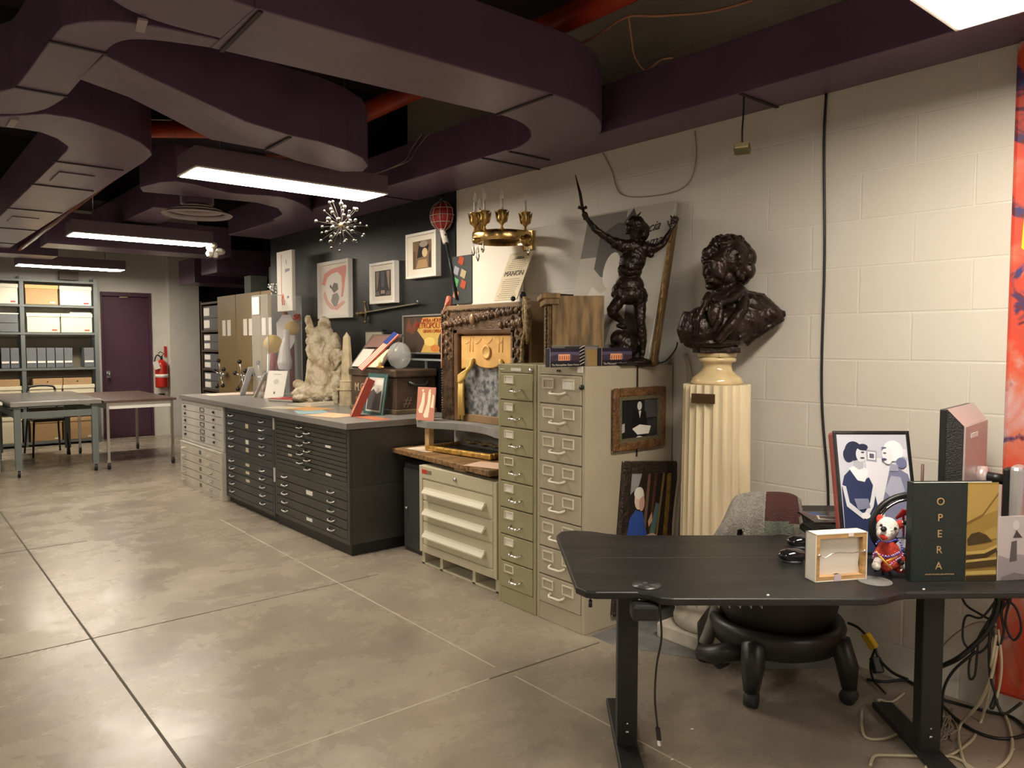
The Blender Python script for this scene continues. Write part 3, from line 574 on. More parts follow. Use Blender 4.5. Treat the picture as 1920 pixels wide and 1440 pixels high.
for i, (y, x, h) in enumerate(((8.95, 3.4, .22), (8.45, 3.5, .3), (8.1, 3.5, .34))):
    tag(MB(GS).box(x, y-.1, 1.99, x+.2, y+.1, 1.99+h).build('storage_carton'), ('small', 'medium', 'taller')[i]+' dark greenish carton on top of the tan shelving', 'box')
# ------------------------------------------------------------------ sculpting helper: overlapping solids fused by a voxel remesh
def sculpt(name, parent, m, els, voxel, disp=0., dsc=.05, smooth=3):
    b = MB(m)
    for e in els:
        if e[0] == 'b':
            _, c, r, ax = e; s_ = MB(m); s_.ball((0,0,0), r, 16, 12)
            b.add([c+ax[0]*v.x+ax[1]*v.y+ax[2]*v.z for v in s_.v], s_.f, True)
        else: b.tube(e[1], e[2], 12)
    o = b.build(name, parent)
    r = o.modifiers.new('fuse', 'REMESH'); r.mode = 'VOXEL'; r.voxel_size = voxel; r.use_smooth_shade = True
    if smooth: s_ = o.modifiers.new('smooth', 'SMOOTH'); s_.iterations = smooth; s_.factor = .5
    if disp:
        tx = bpy.data.textures.new('clouds', 'CLOUDS'); tx.noise_scale = dsc; tx.noise_depth = 2
        q = o.modifiers.new('relief', 'DISPLACE'); q.texture = tx; q.strength = disp; q.texture_coords = 'GLOBAL'; q.mid_level = .5
    return o
class View:   # coordinates in a plane through c seen square-on; x,y photo units of that plane, third value depth in metres
    def __init__(s, c): s.c = Vector(c); s.d = FW.dot(s.c-EYE); s.k = s.d/F
    def p(s, x, y, dd=0.): return od(x, y, s.d+dd) - s.c
    def b(s, x, y, dd, rx, ry, rz, ang=0.):
        a = math.radians(ang); X = RT*math.cos(a)+UP*math.sin(a); Y = -RT*math.sin(a)+UP*math.cos(a)
        return ('b', s.p(x, y, dd), (rx*s.k, ry*s.k, rz*s.k), (X, Y, FW))
    def t(s, pts, rs): return ('t', [s.p(*q) for q in pts], [r*s.k for r in (rs if isinstance(rs, (list, tuple)) else [rs]*len(pts))])
def lean(name, label, cat, yl, yr, xb, zb, xt, zt, group=None):
    t = thing(name, label, cat, (xb, yl, zb), W, group, rx=-math.atan2(xt-xb, zt-zb)); return t, yl-yr, math.hypot(xt-xb, zt-zb)
def wallpic(name, label, cat, x, tl, br, group=None):
    a = ox(*tl, x); b = ox(*br, x); t = thing(name, label, cat, (x, a.y, b.z), W, group); return t, a.y-b.y, a.z-b.z
ZC = .893; ZK = 1.305
# ------------------------------------------------------------------ things hung on the pegboard
SKETCH = (235,226,216)
t, w, h = wallpic('framed_print', 'white framed print with red brushwork and sparkling figure on the pegboard', 'picture', 3.19, (594,494), (653,595), 'white box frames on the pegboard')
MB(WHITE).frame(0, 0, w, h, .03, 0, .048).build('frame', t, .002)
art(t, [(SKETCH, [(.05,.05),(.95,.05),(.95,.95),(.05,.95)]), ((226,150,140), [(.1,.62),(.2,.8),(.4,.86),(.62,.88),(.9,.9),(.9,.8),(.86,.68),(.82,.5),(.78,.36),(.72,.36),(.76,.55),(.74,.72),(.62,.8),(.42,.78),(.28,.72),(.2,.58)]),
  (SKETCH, [(.3,.66),(.42,.74),(.6,.74),(.68,.64),(.6,.5),(.4,.5)]), ((225,175,165), [(.2,.5),(.3,.32),(.5,.2),(.8,.3),(.86,.26),(.6,.14),(.4,.16),(.24,.26),(.14,.42)]), ((120,112,108), [(.42,.52),(.5,.62),(.62,.6),(.64,.5),(.56,.46),(.5,.44)]),
  ((150,145,140), [(.4,.3),(.45,.42),(.6,.44),(.68,.36),(.6,.22),(.5,.2)]), ((80,75,75), [(.36,.56),(.4,.6),(.44,.53),(.42,.52)])], w, h, y=.02)
MB(CHROME).ball((w*.45,.018,h*.5), .008, 6, 5).ball((w*.6,.018,h*.42), .006, 6, 5).ball((w*.52,.018,h*.35), .007, 6, 5).ball((w*.66,.018,h*.36), .006, 6, 5).build('sequins', t)
t, w, h = wallpic('framed_print', 'white framed dark print of a stage curtain, lower of two on the pegboard', 'picture', 3.19, (692,495), (739,567), 'white box frames on the pegboard')
MB(WHITE).frame(0, 0, w, h, .02, 0, .05).build('frame', t, .002)
art(t, [((215,208,195), [(.02,.02),(.98,.02),(.98,.98),(.02,.98)]), ((45,40,42), [(.18,.18),(.82,.18),(.82,.8),(.18,.8)]), ((120,105,95), [(.22,.78),(.36,.78),(.3,.45),(.24,.3)]), ((140,120,110), [(.64,.78),(.78,.78),(.76,.3),(.7,.45)]),
  ((75,75,85), [(.42,.78),(.58,.78),(.56,.4),(.44,.4)]), ((150,130,110), [(.42,.24),(.58,.24),(.58,.32),(.42,.32)]), ((95,85,80), [(.2,.2),(.38,.2),(.34,.3),(.2,.3)]), ((95,85,80), [(.62,.2),(.8,.2),(.8,.3),(.66,.3)])], w, h, y=.015)
t, w, h = wallpic('framed_print', 'white framed print of a face in black and tan, highest on the pegboard', 'picture', 3.19, (760,441), (817,517), 'white box frames on the pegboard')
MB(WHITE).frame(0, 0, w, h, .02, 0, .05).build('frame', t, .002)
art(t, [((222,214,200), [(.02,.02),(.98,.02),(.98,.98),(.02,.98)]), ((120,98,75), [(.2,.2),(.82,.2),(.82,.82),(.2,.82)]), ((35,30,32), [(.34,.44),(.42,.8),(.62,.8),(.74,.7),(.7,.56),(.52,.46)]), ((205,180,140), ('e', .6, .55, .09, .1)),
  ((150,140,125), ('e', .56, .74, .14, .07)), ((95,75,55), [(.22,.22),(.3,.22),(.3,.6),(.22,.6)]), ((165,135,95), [(.3,.22),(.7,.22),(.66,.4),(.4,.4)]), ((60,50,45), [(.72,.22),(.8,.22),(.8,.6),(.74,.5)])], w, h, y=.015)
t = thing('sword', 'long medieval style sword mounted slanting on the pegboard', 'sword', ox(672,588,3.215))
a = Vector((0,0,0)); e = ox(790,568,3.215)-ox(672,588,3.215); dn = e.normalized(); up = Vector((0,-.1,1))
MB(mat('blade', (.32,.28,.2), .35, .7)).bar(a+dn*.14, e-dn*.06, .006, .03, up=(1,0,0)).bar(a+dn*.14, e-dn*.06, .012, .008, up=(1,0,0)).build('blade', t)
DB = mat('dark_brass', (.2,.14,.08), .4, .7)
MB(DB).tube([a+dn*.12+Vector((0,0,.085)), a+dn*.135, a+dn*.12-Vector((0,0,.075))], [.009,.012,.009], 8).ball(a+dn*.12+Vector((0,0,.09)), .014).ball(a+dn*.12-Vector((0,0,.08)), .014).build('crossguard', t)
MB(DB).cyl(a, a+dn*.13, .012).ball(a, .022).build('grip', t)
MB(STEEL).cyl(e-dn*.03, e-dn*.03+Vector((-.02,0,.02)), .006).build('hook', t)
t, w, h = wallpic('poster_board', 'tall narrow white canvas with a thin red line above the acrylic case', 'poster', 3.0, (519,474), (549,582))
MB(WHITE).box(0, 0, 0, w, .03, h).build('canvas', t, .002)
art(t, [((190,90,70), [(.28,.15),(.3,.95),(.33,.95),(.32,.15)]), ((215,110,90), [(.3,.1),(.31,.24),(.38,.3),(.45,.26),(.5,.1),(.42,.1),(.41,.22),(.36,.2),(.37,.1)]), ((110,100,120), [(.6,.85),(.62,.78),(.66,.77),(.63,.86)]), ((150,145,160), [(.55,.64),(.85,.66),(.86,.7),(.56,.7)]), ((120,120,130), [(.66,.2),(.8,.22),(.78,.25),(.66,.24)])], w, h, y=-.002)
m = MB(CHROME)
for i in range(30): v = Vector((rnd.gauss(0,1), rnd.gauss(0,1), rnd.gauss(0,1))).normalized()*rnd.uniform(.02,.07); m.ball(v, .011, 6, 5)
o = m.build('bead_cluster'); o.location = ox(512,541,2.98); tag(o, 'cluster of silver baubles beside the tall white canvas', 'ornament')
# cheerleader-like lantern on a black pole
t = thing('pole_lantern', 'red and black caged lantern with white tape on a long black pole', 'lantern', ox(857,560,3.19))
def rl(x, y, X=3.19): return ox(x, y, X)-ox(857,560,3.19)
MB(BLACK).tube([rl(834,440), rl(857,562)], .011, 8).build('pole', t)
MB(LCARD).tube([rl(829,428), rl(836,456)], .022, 8).build('tape_wrap', t)
m = MB(mat('lantern_red', (.25,.012,.01), .5)); c = rl(829,405); m.ball(c, (.07,.1,.1), 12, 8); m.build('lantern_body', t)
m = MB(mat('lantern_cord', (.35,.25,.22), .6))
for k_ in range(10):
    a = k_*PI/5; pts = [c+Vector((.078*math.sin(q)*math.cos(a), .108*math.sin(q)*math.sin(a), .108*math.cos(q))) for q in [PI*j/10 for j in range(11)]]; m.tube(pts, .003, 5)
for z in (-.05, 0, .05): r_ = math.sqrt(max(0,1-(z/.108)**2)); m.tube([c+Vector((.079*r_*math.cos(q*PI/8), .109*r_*math.sin(q*PI/8), z)) for q in range(16)], .003, 5, closed=True)
m.build('cage', t); MB(BLACK).cyl(c+Vector((0,0,.1)), c+Vector((0,0,.15)), .02).build('cap', t)
m = MB(flat(190,70,50)); 
p0 = ox(842,556,3.0)
t = thing('tassel', 'red and white braided tassel hanging down over the big carved frame', 'tassel', p0)
MB(flat(215,110,90)).tube([Vector((0,0,0)), Vector((0,.02,-.06))], [.016,.022], 8).build('knot', t)
MB(flat(225,150,130)).tube([tuple(q) for q in catmull([(0,0,-.02), tuple(ox(834,575,2.92)-p0), tuple(ox(829,600,2.9)-p0), tuple(ox(828,690,2.88)-p0)], 5)], .004, 6).build('cord', t)
# dark board with coloured tags
t, w, h = wallpic('key_board', 'dark slate board with coloured paper tags hanging at the pegboard end', 'board', 3.2, (848,482), (884,568))
MB(mat('slate', (.05,.055,.055), .6)).box(0, 0, 0, w, .03, h).build('board', t, .002)
for (x, y, c) in ((.32,.86,(165,70,40)), (.06,.66,(150,150,160)), (.42,.58,(175,160,125)), (.03,.42,(90,160,105)), (.42,.36,(170,80,50)), (.03,.16,(190,135,100))):
    o = MB(flat(*c)).box(0, -.003, 0, .06, -.001, .055).build('paper_tag', t); o.location = (x*w, 0, y*h); o.rotation_euler.y = .4
t, w, h = wallpic('foam_board', 'large blank white board leaning on the block wall above the carved frame', 'board', 3.21, (884,462), (953,585))
MB(mat('foam_white', (.8,.75,.66), .6)).box(0, 0, -(t.location.z-.906), w+.12, .03, h).build('panel', t, .002)
t, w, h = lean('playbill', 'long narrow old playbill leaning beside the blank white board', 'poster', ox(957,475,3.2).y, ox(1000,475,3.2).y, 3.06, 1.69, 3.2, 2.0)
MB(mat('old_paper', (.64,.56,.4), .8, var=.06)).box(0, 0, 0, w, .006, h).build('sheet', t)
INK = flat(70,60,45)
text('MANON', 'title', t, (w/2, -.002, h*.5), .05, INK)
text('OPERA', 'heading', t, (w/2, -.002, h*.85), .03, INK)
m = MB(flat(120,105,75)); 
for i in range(20):
    if 9 < i < 13: continue
    a = rnd.uniform(.08,.2); m.box(w*a, -.001, h*(.04+i*.043), w*(1-a), 0, h*(.04+i*.043)+.003)
m.build('print_lines', t)
# ------------------------------------------------------------------ poster, prints and trunk on the counter
t, w, h = wallpic('framed_poster', 'framed vintage poster with red lettering on yellow behind the trunk', 'poster', 3.18, (756,594), (840,662))
MB(mat('grey_wood', (.2,.19,.17), .5)).frame(-.01, -.01, w+.01, h+.01, .012, -.004, .03).build('frame', t)
art(t, [((70,55,45), [(0,0),(1,0),(1,1),(0,1)]), ((200,165,85), [(.4,.0),(.98,.0),(.98,.95),(.45,.95),(.32,.6),(.5,.3)]), ((110,60,40), [(.05,.6),(.12,.95),(.2,.7),(.3,.95),(.34,.7),(.22,.5)]), ((60,62,50), ('e', .88, .25, .1, .3)), ((195,120,60), ('e', .72, .12, .1, .1)), ((215,190,110), ('e', .6, .3, .12, .12))], w, h, y=.004)
RI = flat(165,45,30)
text('METROPOLITAN', 'poster_lettering', t, (w*.66, -.001, h*.66), .062, RI); text('OPERA HOUSE', 'poster_lettering', t, (w*.66, -.001, h*.82), .045, RI); text('GRAND OPERA', 'poster_lettering', t, (w*.66, -.001, h*.54), .035, RI)
MB(mat('glass_edge', (.3,.36,.34), .2, alpha=.8)).box(.0, -.02, -.06, w, .0, -.045).box(w*.55, -.02, -.4, w*.555, 0, -.05).build('glass_shelf', t)
t, w, h = wallpic('framed_print', 'small framed print of an obelisk behind the marble obelisk', 'picture', 3.16, (686,622), (717,700))
MB(mat('grey_card', (.33,.31,.27), .6)).box(0, 0, 0, w, .015, h).build('mount', t); MB(BLACK).box(-.02, -.01, h, w+.02, .03, h+.012).build('hanging_rail', t)
art(t, [((175,160,120), [(.3,0),(.8,0),(.66,.72),(.52,.84),(.4,.72)]), ((140,125,95), [(.62,0),(.8,0),(.66,.72),(.56,.8)])], w, h, y=-.003, name='drawing', base=flat(150,145,130))
MAR = mat('cream_marble', (.5,.42,.27), .35, var=.25, vscale=10, bump=.1, bscale=30)
c = oz(663,767,ZC); c = Vector((3.0, 5.72, ZC)); k = 1/1.
t = thing('obelisk', 'mottled cream marble obelisk standing on the grey counter', 'ornament', c, .3)
def oct_(r, z): return [(r*math.cos(PI/8+i*PI/4), r*math.sin(PI/8+i*PI/4), z) for i in range(8)]
m = MB(MAR); prof = [(.058, .10), (.05, .3), (.032, .57), (.0, .615)]
vs = []; fs = []
for r, z in prof[:-1]: vs += oct_(r, z)
vs.append((0,0,.615))
for i in range(len(prof)-2):
    for j in range(8): fs.append((i*8+j, i*8+(j+1) % 8, (i+1)*8+(j+1) % 8, (i+1)*8+j))
b_ = (len(prof)-2)*8
for j in range(8): fs.append((b_+j, b_+(j+1) % 8, len(vs)-1))
m.add(vs, fs); m.build('shaft', t, .002)
m = MB(MAR)
for r, z0, z1 in ((.074, 0, .02), (.07, .02, .13), (.078, .13, .145), (.066, .145, .2), (.07, .2, .21)): 
    q = oct_(r, 0); m.prism([(a, b) for a, b, _ in q], z0, z1)
m.build('plinth', t, .002)
# plaster sculpture group
PLASTER = mat('old_plaster', (.34,.26,.15), .65, col2=(.62,.54,.4), vscale=14, bump=.3, bscale=40, lo=.36, hi=.55)
V = View((2.87, 6.3, ZC))
t = thing('plaster_sculpture', 'cream plaster sculpture of figures rising from draped rocks on the counter', 'sculpture', V.c)
els = [V.b(606,700,0,34,60,30), V.b(596,650,.0,20,40,22), V.b(612,640,.02,16,34,18), V.b(628,665,.02,14,44,20), V.b(640,700,.03,14,46,22), V.b(600,735,0,46,22,34), V.b(575,745,-.02,28,10,26), V.b(560,735,-.02,16,8,14,25),
  V.b(608,610,.0,13,18,13), V.b(596,628,-.02,10,12,10), V.b(581,618,-.03,9,11,9), V.b(576,600,-.02,5,10,5), V.b(580,640,-.02,8,9,8), V.b(590,680,-.06,13,30,12), V.b(612,690,-.07,11,26,10,20), V.b(628,720,-.05,16,30,14,-25), V.b(603,720,-.08,12,28,10,12),
  V.t([(582,612,-.03),(578,592,-.02)], [6,4]), V.t([(576,628,-.04),(584,634,-.06),(600,632,-.05)], [3,3,3]), V.t([(650,662,-.02),(640,690,-.04),(622,700,-.06)], [5,6,7]), V.t([(618,700,-.08),(612,730,-.09),(598,745,-.08)], [7,6,4]),
  V.t([(590,660,-.07),(583,690,-.08),(575,720,-.08),(560,738,-.08)], [6,6,5,3]), V.t([(625,650,-.02),(634,690,-.04),(640,735,-.03)], [5,5,4]), V.t([(608,640,-.06),(598,660,-.08),(600,690,-.1)], [5,5,4]), V.b(560,720,0,12,9,10), V.b(648,745,0,10,14,12)]
els = [(e if e[0] == 't' else e) for e in els]

for i in range(26):
    x = rnd.uniform(578,640); y = rnd.uniform(640,735); els.append(V.t([(x,y,-.085),(x+rnd.uniform(-8,8),y+rnd.uniform(10,22),-.115),(x+rnd.uniform(-10,10),y+rnd.uniform(24,40),-.1)], [3,4,2]))
els = [(e if e[0] == 't' else ('b', e[1], (e[2][0]*.93, e[2][1]*.97, e[2][2]), e[3])) for e in els]
sculpt('figure_group', t, PLASTER, els, .0055, .014, .022, 1)
# acrylic case with the costume figure
AC = mat('acrylic', (.9,.92,.92), .05, alpha=.1); ACE = mat('acrylic_edge', (.62,.66,.62), .2, alpha=.75)
c0 = oz(512,751,ZC); c0 = Vector((2.86, 7.03, ZC)); yl = 7.42; xr = 3.2
t = thing('display_case', 'tall clear acrylic display case on the far end of the counter', 'case', (c0.x, c0.y, ZC)); w_, d_, hh = xr-c0.x, yl-c0.y, .985
m = MB(AC); m.box(0,0,0,.004,d_,hh).box(0,0,0,w_,.004,hh).box(w_-.004,0,0,w_,d_,hh).box(0,d_-.004,0,w_,d_,hh).box(0,0,hh-.004,w_,d_,hh); m.build('acrylic_panels', t)
m = MB(ACE)
for x, y in ((0,0),(w_,0),(0,d_),(w_,d_)): m.box(x-.003,y-.003,0,x+.003,y+.003,hh)
m.box(0,-.003,hh-.006,w_,.003,hh).box(-.003,0,hh-.006,.003,d_,hh).build('edges', t)
MB(LCARD).box(-.008, d_-.2, .8, -.004, d_-.02, .97).build('taped_sheet', t)
cx, cy = 3.02, 7.18
V = View((cx, cy, ZC)); 
t = thing('costume_figure', 'white robed costume model with gold discs and red pompom inside the case', 'figurine', V.c)
COST = mat('white_satin', (.78,.76,.76), .35); GDISC = mat('gold_disc', (.62,.42,.14), .5, var=.1)
MB(COST).add([V.p(*q) for q in ((530,590,-.04),(545,590,-.04),(553,604,-.04),(553,640,-.04),(545,655,-.04),(520,640,-.04),(518,606,-.04), (530,590,.0),(545,590,.0),(553,604,.0),(553,640,.0),(545,655,.0),(520,640,.0),(518,606,.0))],
   [(0,1,2,3,4,5,6),(13,12,11,10,9,8,7)]+[(i,(i+1)%7,7+(i+1)%7,7+i) for i in range(7)]).build('robe', t, .006)
sculpt('skirt_form', t, COST, [V.t([(538,618,-.05),(537,635,-.05),(534,655,-.04),(534,680,-.04),(535,692,-.03)], [7,6,10,14,12])], .006)
MB(flat(110,25,20)).tube([V.p(546,628,.02), V.p(549,735,.02)], .028, 8).build('lining', t)
def disc(x, y, r, dd, n): MB(GDISC).cyl(V.p(x,y,dd), V.p(x,y,dd)+(-FW*.9+RT*.3).normalized()*.006, r*V.k, n=24).build('gold_disc', t)
disc(512,645,17,-.07,0); disc(548,615,13,-.05,1)
m = MB(flat(185,30,25)); c = V.p(557,596,-.04)
for i in range(46): v = Vector((rnd.gauss(0,1), rnd.gauss(0,1), rnd.gauss(0,1))).normalized(); m.tube([c, c+v*.045], [.01,.004], 5)
m.build('pompom', t)
MB(flat(170,75,50)).ball(V.p(535,590,.0), (.03,.03,.03)).build('head_piece', t)
MB(flat(150,80,80)).tube([V.p(512,660,-.02), V.p(508,730,-.02)], [.03,.02], 8).tube([V.p(520,668,0), V.p(517,735,0)], [.018,.014], 8).build('rolled_fan', t)
MB(COST).tube([V.p(505,664,-.03), V.p(502,728,-.03)], [.02,.012], 8).build('sleeve', t)
def card(lbl, pts, z, ang, w, h, m, tilt=.3, th=.006, name='booklet', cat='booklet', shapes=None, rz=W, at=None):
    p = Vector(at) if at else oz(pts[0], pts[1], z); t = thing(name, lbl, cat, p, rz+ang, rx=-tilt)
    MB(m).box(0, 0, 0, w, th, h).build('cover', t, .001)
    if shapes: art(t, shapes, w, h, y=-.002)
    return t
card('white programme card with a small emblem propped on an easel', None, ZC, .55, .21, .27, PAPER, .32, at=(2.78, 6.96, ZC+.001), shapes=[((232,226,216), [(0,0),(1,0),(1,1),(0,1)]), ((150,145,140), [(.3,.86),(.7,.86),(.7,.88),(.3,.88)]), ((200,195,190), ('e', .5,.6,.14,.1)), ((120,115,120), ('e', .5,.2,.05,.05))])
card('clear and white leaflet leaning at the left of the case', None, ZC, -.9, .1, .3, mat('leaflet', (.6,.6,.62), .5), .35, at=(2.8, 7.5, ZC+.001))
card('thin white booklet leaning behind the programme card', None, ZC, -.7, .09, .26, PAPER, .45, at=(2.8, 7.2, ZC+.001))
card('orange edged booklet tucked beside the programme card', None, ZC, -.4, .07, .12, flat(205,110,60), .3, at=(2.79, 7.06, ZC+.001))
t = thing('flower_magazine', 'glossy red magazine lying curled at the foot of the plaster sculpture', 'magazine', (2.68, 6.62, ZC+.001), -1.2)
MB(flat(190,180,170)).box(0,0,0,.3,.2,.02).build('pages', t, .006); art_o = MB(flat(190,55,45)).box(0,0,.0205,.3,.2,.024); art_o.use(flat(225,200,190)).box(.05,.03,.0242,.1,.08,.025).box(.2,.1,.0242,.27,.16,.025); art_o.use(flat(90,35,30)).box(.12,.06,.0242,.18,.16,.025); art_o.build('cover', t)
t = thing('open_book', 'open cream book lying flat in front of the plaster sculpture', 'book', (2.62, 6.05, ZC+.001), -1.35, rx=0)
m = MB(mat('book_page', (.66,.6,.47), .7)); m.add([(0,0,0),(.3,0,0),(.3,.24,0),(0,.24,0),(0,0,.01),(.3,0,.03),(.3,.24,.035),(0,.24,.012)], [(0,3,2,1),(4,5,6,7),(0,1,5,4),(1,2,6,5),(2,3,7,6),(3,0,4,7)]); m.build('left_pages', t); o = MB(flat(150,130,95)).box(.1,.08,.027,.2,.16,.029).build('illustration', t)
for (x, y, a, w, h, c, l) in ((2.6,5.62,.2,.34,.24,(205,150,95),'orange tinted sheet on the counter before the obelisk'), (2.5,5.35,-.3,.3,.22,(135,165,170),'pale blue sheet on the counter before the trunk'), (2.5,5.0,.25,.34,.24,(222,170,135),'peach coloured sheet on the counter near the leaning books'), (2.62,4.72,0.,.5,.12,(175,105,75),'reddish patterned sheet along the near end of the counter'), (2.48,5.85,.5,.26,.2,(200,190,165),'cream sheet on the counter beside the open book'), (2.75,7.75,.1,.3,.5,(205,180,165),'pinkish sheet at the far end of the counter')):
    q = tag(MB(flat(*c)).box(-h/2, -w/2, 0, h/2, w/2, .0015).build('paper_sheet'), l, 'paper'); q.location = (x, y, ZC+.0005+.0008*rnd.random()); q.rotation_euler.z = a
# trunk
TR = mat('trunk_leather', (.075,.045,.028), .45, var=.4, vscale=6, bump=.25, bscale=25); TRM = mat('trunk_trim', (.13,.085,.05), .5, var=.3, vscale=9)
X0, YN, YF, X1, HT = 2.86, 4.72, 5.42, 3.22, .33
t = thing('trunk', 'old dark travelling trunk marked with pale letters and chalk on the counter', 'trunk', (X0, YN, ZC+.0))
MB(TR).box(.01, .01, .02, X1-X0, YF-YN-.01, HT-.06).build('trunk_body', t, .01)
m = MB(TRM).box(0, 0, 0, X1-X0+.005, YF-YN, .035).build('bottom_trim', t, .006)
MB(TR).box(-.006, -.006, HT-.06, X1-X0+.006, YF-YN+.006, HT).build('lid', t, .012)
o = MB(BLACK).tube([tuple(q) for q in catmull([(.12,.01,.235),(.15,-.03,.215),(.2,-.035,.21),(.25,-.03,.215),(.28,.01,.235)], 4)], .014, 8).build('handle', t)
CH = flat(190,170,135); CH2 = flat(120,100,80)
text('M.C', 'painted_letters', t, (.008, .55, .15), .09, CH, rz=W); text('1898', 'painted_letters', t, (.008, .56, .07), .05, CH, rz=W)
text('#', 'chalk_mark', t, (.1, .008, .06), .11, CH2, shear=.3); text('3', 'chalk_mark', t, (.22, .008, .08), .13, CH2)
# on the trunk
ZTK = ZC+HT
t = thing('display_stand', 'slanted dark book cradle holding pale sheets on the trunk', 'stand', (2.84, 5.36, ZTK), W, rx=0)
def slab(name, parent, m, x0, x1, y0, z0, y1, z1, th=.012):
    return MB(m).add([(x0,y0,z0),(x1,y0,z0),(x1,y1,z1),(x0,y1,z1),(x0,y0+th,z0-th*.3),(x1,y0+th,z0-th*.3),(x1,y1+th,z1-th*.3),(x0,y1+th,z1-th*.3)], [(0,1,2,3),(7,6,5,4),(0,4,5,1),(1,5,6,2),(2,6,7,3),(3,7,4,0)]).build(name, parent)
slab('back_board', t, mat('brown_cover', (.1,.07,.055), .5), 0, .46, .0, .012, .2, .26)
slab('left_sheet', t, mat('pale_page', (.62,.57,.5), .6), .03, .2, -.006, .012, .1, .145, .004); slab('right_sheet', t, CREAM, .27, .42, -.006, .012, .1, .145, .004)
slab('brown_sheet', t, flat(125,95,85), .05, .3, .1, .16, .19, .25, .004)
t = thing('flag_ribbon', 'red white and blue striped sash draped over the book cradle', 'ribbon', (2.83, 5.12, ZTK), W)
m = MB(flat(205,95,75)); a = Vector((-.05,-.02,.0)); b = Vector((.17,.17,.27)); u = Vector((.07,0,-.02))
for i in range(7):
    m.use(flat(*((195,85,65) if i % 2 == 0 else (232,215,195)))); p, q = a+u*(i/7), b+u*(i/7); p2, q2 = a+u*((i+1)/7), b+u*((i+1)/7); q_ = Vector((0,-.008,.006)); m.add([p+q_,p2+q_,q2+q_,q+q_,p+q_*.3,p2+q_*.3,q2+q_*.3,q+q_*.3], [(0,1,2,3),(7,6,5,4),(0,4,5,1),(1,5,6,2),(2,6,7,3),(3,7,4,0)])
m.build('stripes', t); m = MB(flat(45,60,125)); p, q = a.lerp(b,.7), b; q_ = Vector((0,-.011,.009)); m.add([p+q_,p+u*.8+q_,q+u*.8+q_,q+q_], [(0,1,2,3)]).build('blue_canton', t)
t = thing('glass_bowl', 'clear glass dome lying on its side at the right end of the trunk', 'bowl', (2.98, 4.86, ZTK), -.5)
MB(mat('thin_glass', (.75,.76,.74), .08, alpha=.28)).ball((0,0,.1), (.09,.09,.1), 18, 12).build('glass_dome', t)
t = thing('gold_brooch', 'small gold and white ornament on the trunk edge', 'ornament', (2.84, 4.9, ZTK), 0)
MB(GOLD).ball((0,0,.015), (.02,.05,.014)).build('gold_base', t); m = MB(flat(235,215,170))
for i in range(6): m.tube([(0,0,.02), (.02*math.cos(i), .035*math.sin(i), .075)], [.008,.002], 5)
m.build('petals', t)
t = card('teal bordered framed photograph leaning against the trunk', None, ZC, 0, .27, .3, flat(50,85,85), .16, at=(2.77, 5.03, ZC+.001), name='framed_photo', cat='picture', th=.012, shapes=[((50,85,85), [(0,0),(1,0),(1,1),(0,1)]), ((190,185,175), [(.1,.06),(.88,.06),(.88,.9),(.1,.9)]), ((70,65,65), [(.14,.1),(.84,.1),(.84,.6),(.6,.5),(.4,.62),(.14,.5)]), ((215,210,200), [(.5,.72),(.84,.72),(.84,.86),(.5,.86)]), ((120,115,110), [(.2,.6),(.34,.85),(.44,.7)])])
t = card('rust red book box with an orange panel leaning before the trunk', None, ZC, -.45, .13, .3, flat(120,45,30), .42, at=(2.6, 4.92, ZC+.001), name='book', cat='book', th=.055, shapes=[((150,62,42), [(0,0),(1,0),(1,1),(0,1)]), ((205,120,60), [(.18,.1),(.82,.1),(.82,.78),(.18,.78)]), ((170,80,45), [(.3,.2),(.4,.7),(.6,.72),(.7,.3)])])
# ------------------------------------------------------------------ carved proscenium frame on the grey shelf
GS_ = mat('grey_painted_wood', (.22,.215,.2), .5, var=.08, vscale=6)
ZS = .905
t = thing('shelf_platform', 'grey bow-fronted platform carrying the carved frame', 'shelf', (0,0,ZS))
fr = [(2.74,4.26),(2.74,4.14)]+[(2.74+.14*math.sin(PI*i/10)*.8, 4.14-.075*i) for i in range(1,10)]+[(2.74,3.3),(3.235,3.3),(3.235,4.26)]
MB(GS_).prism(fr, -.05, 0).build('platform_top', t, .004)
for x, y in ((2.78,4.17),(3.15,4.17),(2.78,3.38),(3.15,3.38)): MB(PINE).box(x, y, -.204, x+.04, y+.05, -.05).build('support_leg', t, .002)
MB(GS_).box(3.05, 3.3, -.204, 3.07, 4.26, -.05).build('back_rail', t)
yl = ox(826,700,2.90).y; yr = ox(988,640,2.90).y; zt = ox(826,574,2.90).z; w = yl-yr; h = zt-ZS
BRZ = mat('carved_bronze', (.12,.07,.038), .42, .25, var=.6, vscale=22, bump=.45, bscale=70)
WDF = mat('tan_board', (.24,.15,.075), .55, var=.15, vscale=4)
t = thing('proscenium_frame', 'large carved bronze and wood stage frame with gold curtain on a grey shelf', 'frame', (2.90, yl, ZS), W)
MB(WDF).frame(0, 0, w, h, .05, .03, .16).box(0, .15, 0, w, .17, h).build('backing_box', t, .004)
fw_ = w*.17
m = MB(BRZ); q_ = fw_*.85; m.box(.02, 0, 0, .02+q_, .035, h-.03).box(w-.02-q_, 0, 0, w-.02, .035, h-.03).box(.02+q_, 0, h-.03-q_, w-.02-q_, .035, h-.03)
for i in range(60):     # crowded leaf bosses along the head and sides
    x = .04+(w-.08)*((i*.618) % 1); z = h-.05-.09*((i*.377) % 1); m.ball((x, -.004, z), (.015+.01*rnd.random(), .016, .012+.012*rnd.random()), 7, 5)
for i in range(44):
    z = h*.95*((i*.618) % 1); x = .03+fw_*.75*((i*.41) % 1)
    if z > h*.52: m.ball((x, -.002, z), (.013, .014, .016), 7, 5); m.ball((w-x, -.002, z), (.013, .014, .016), 7, 5)
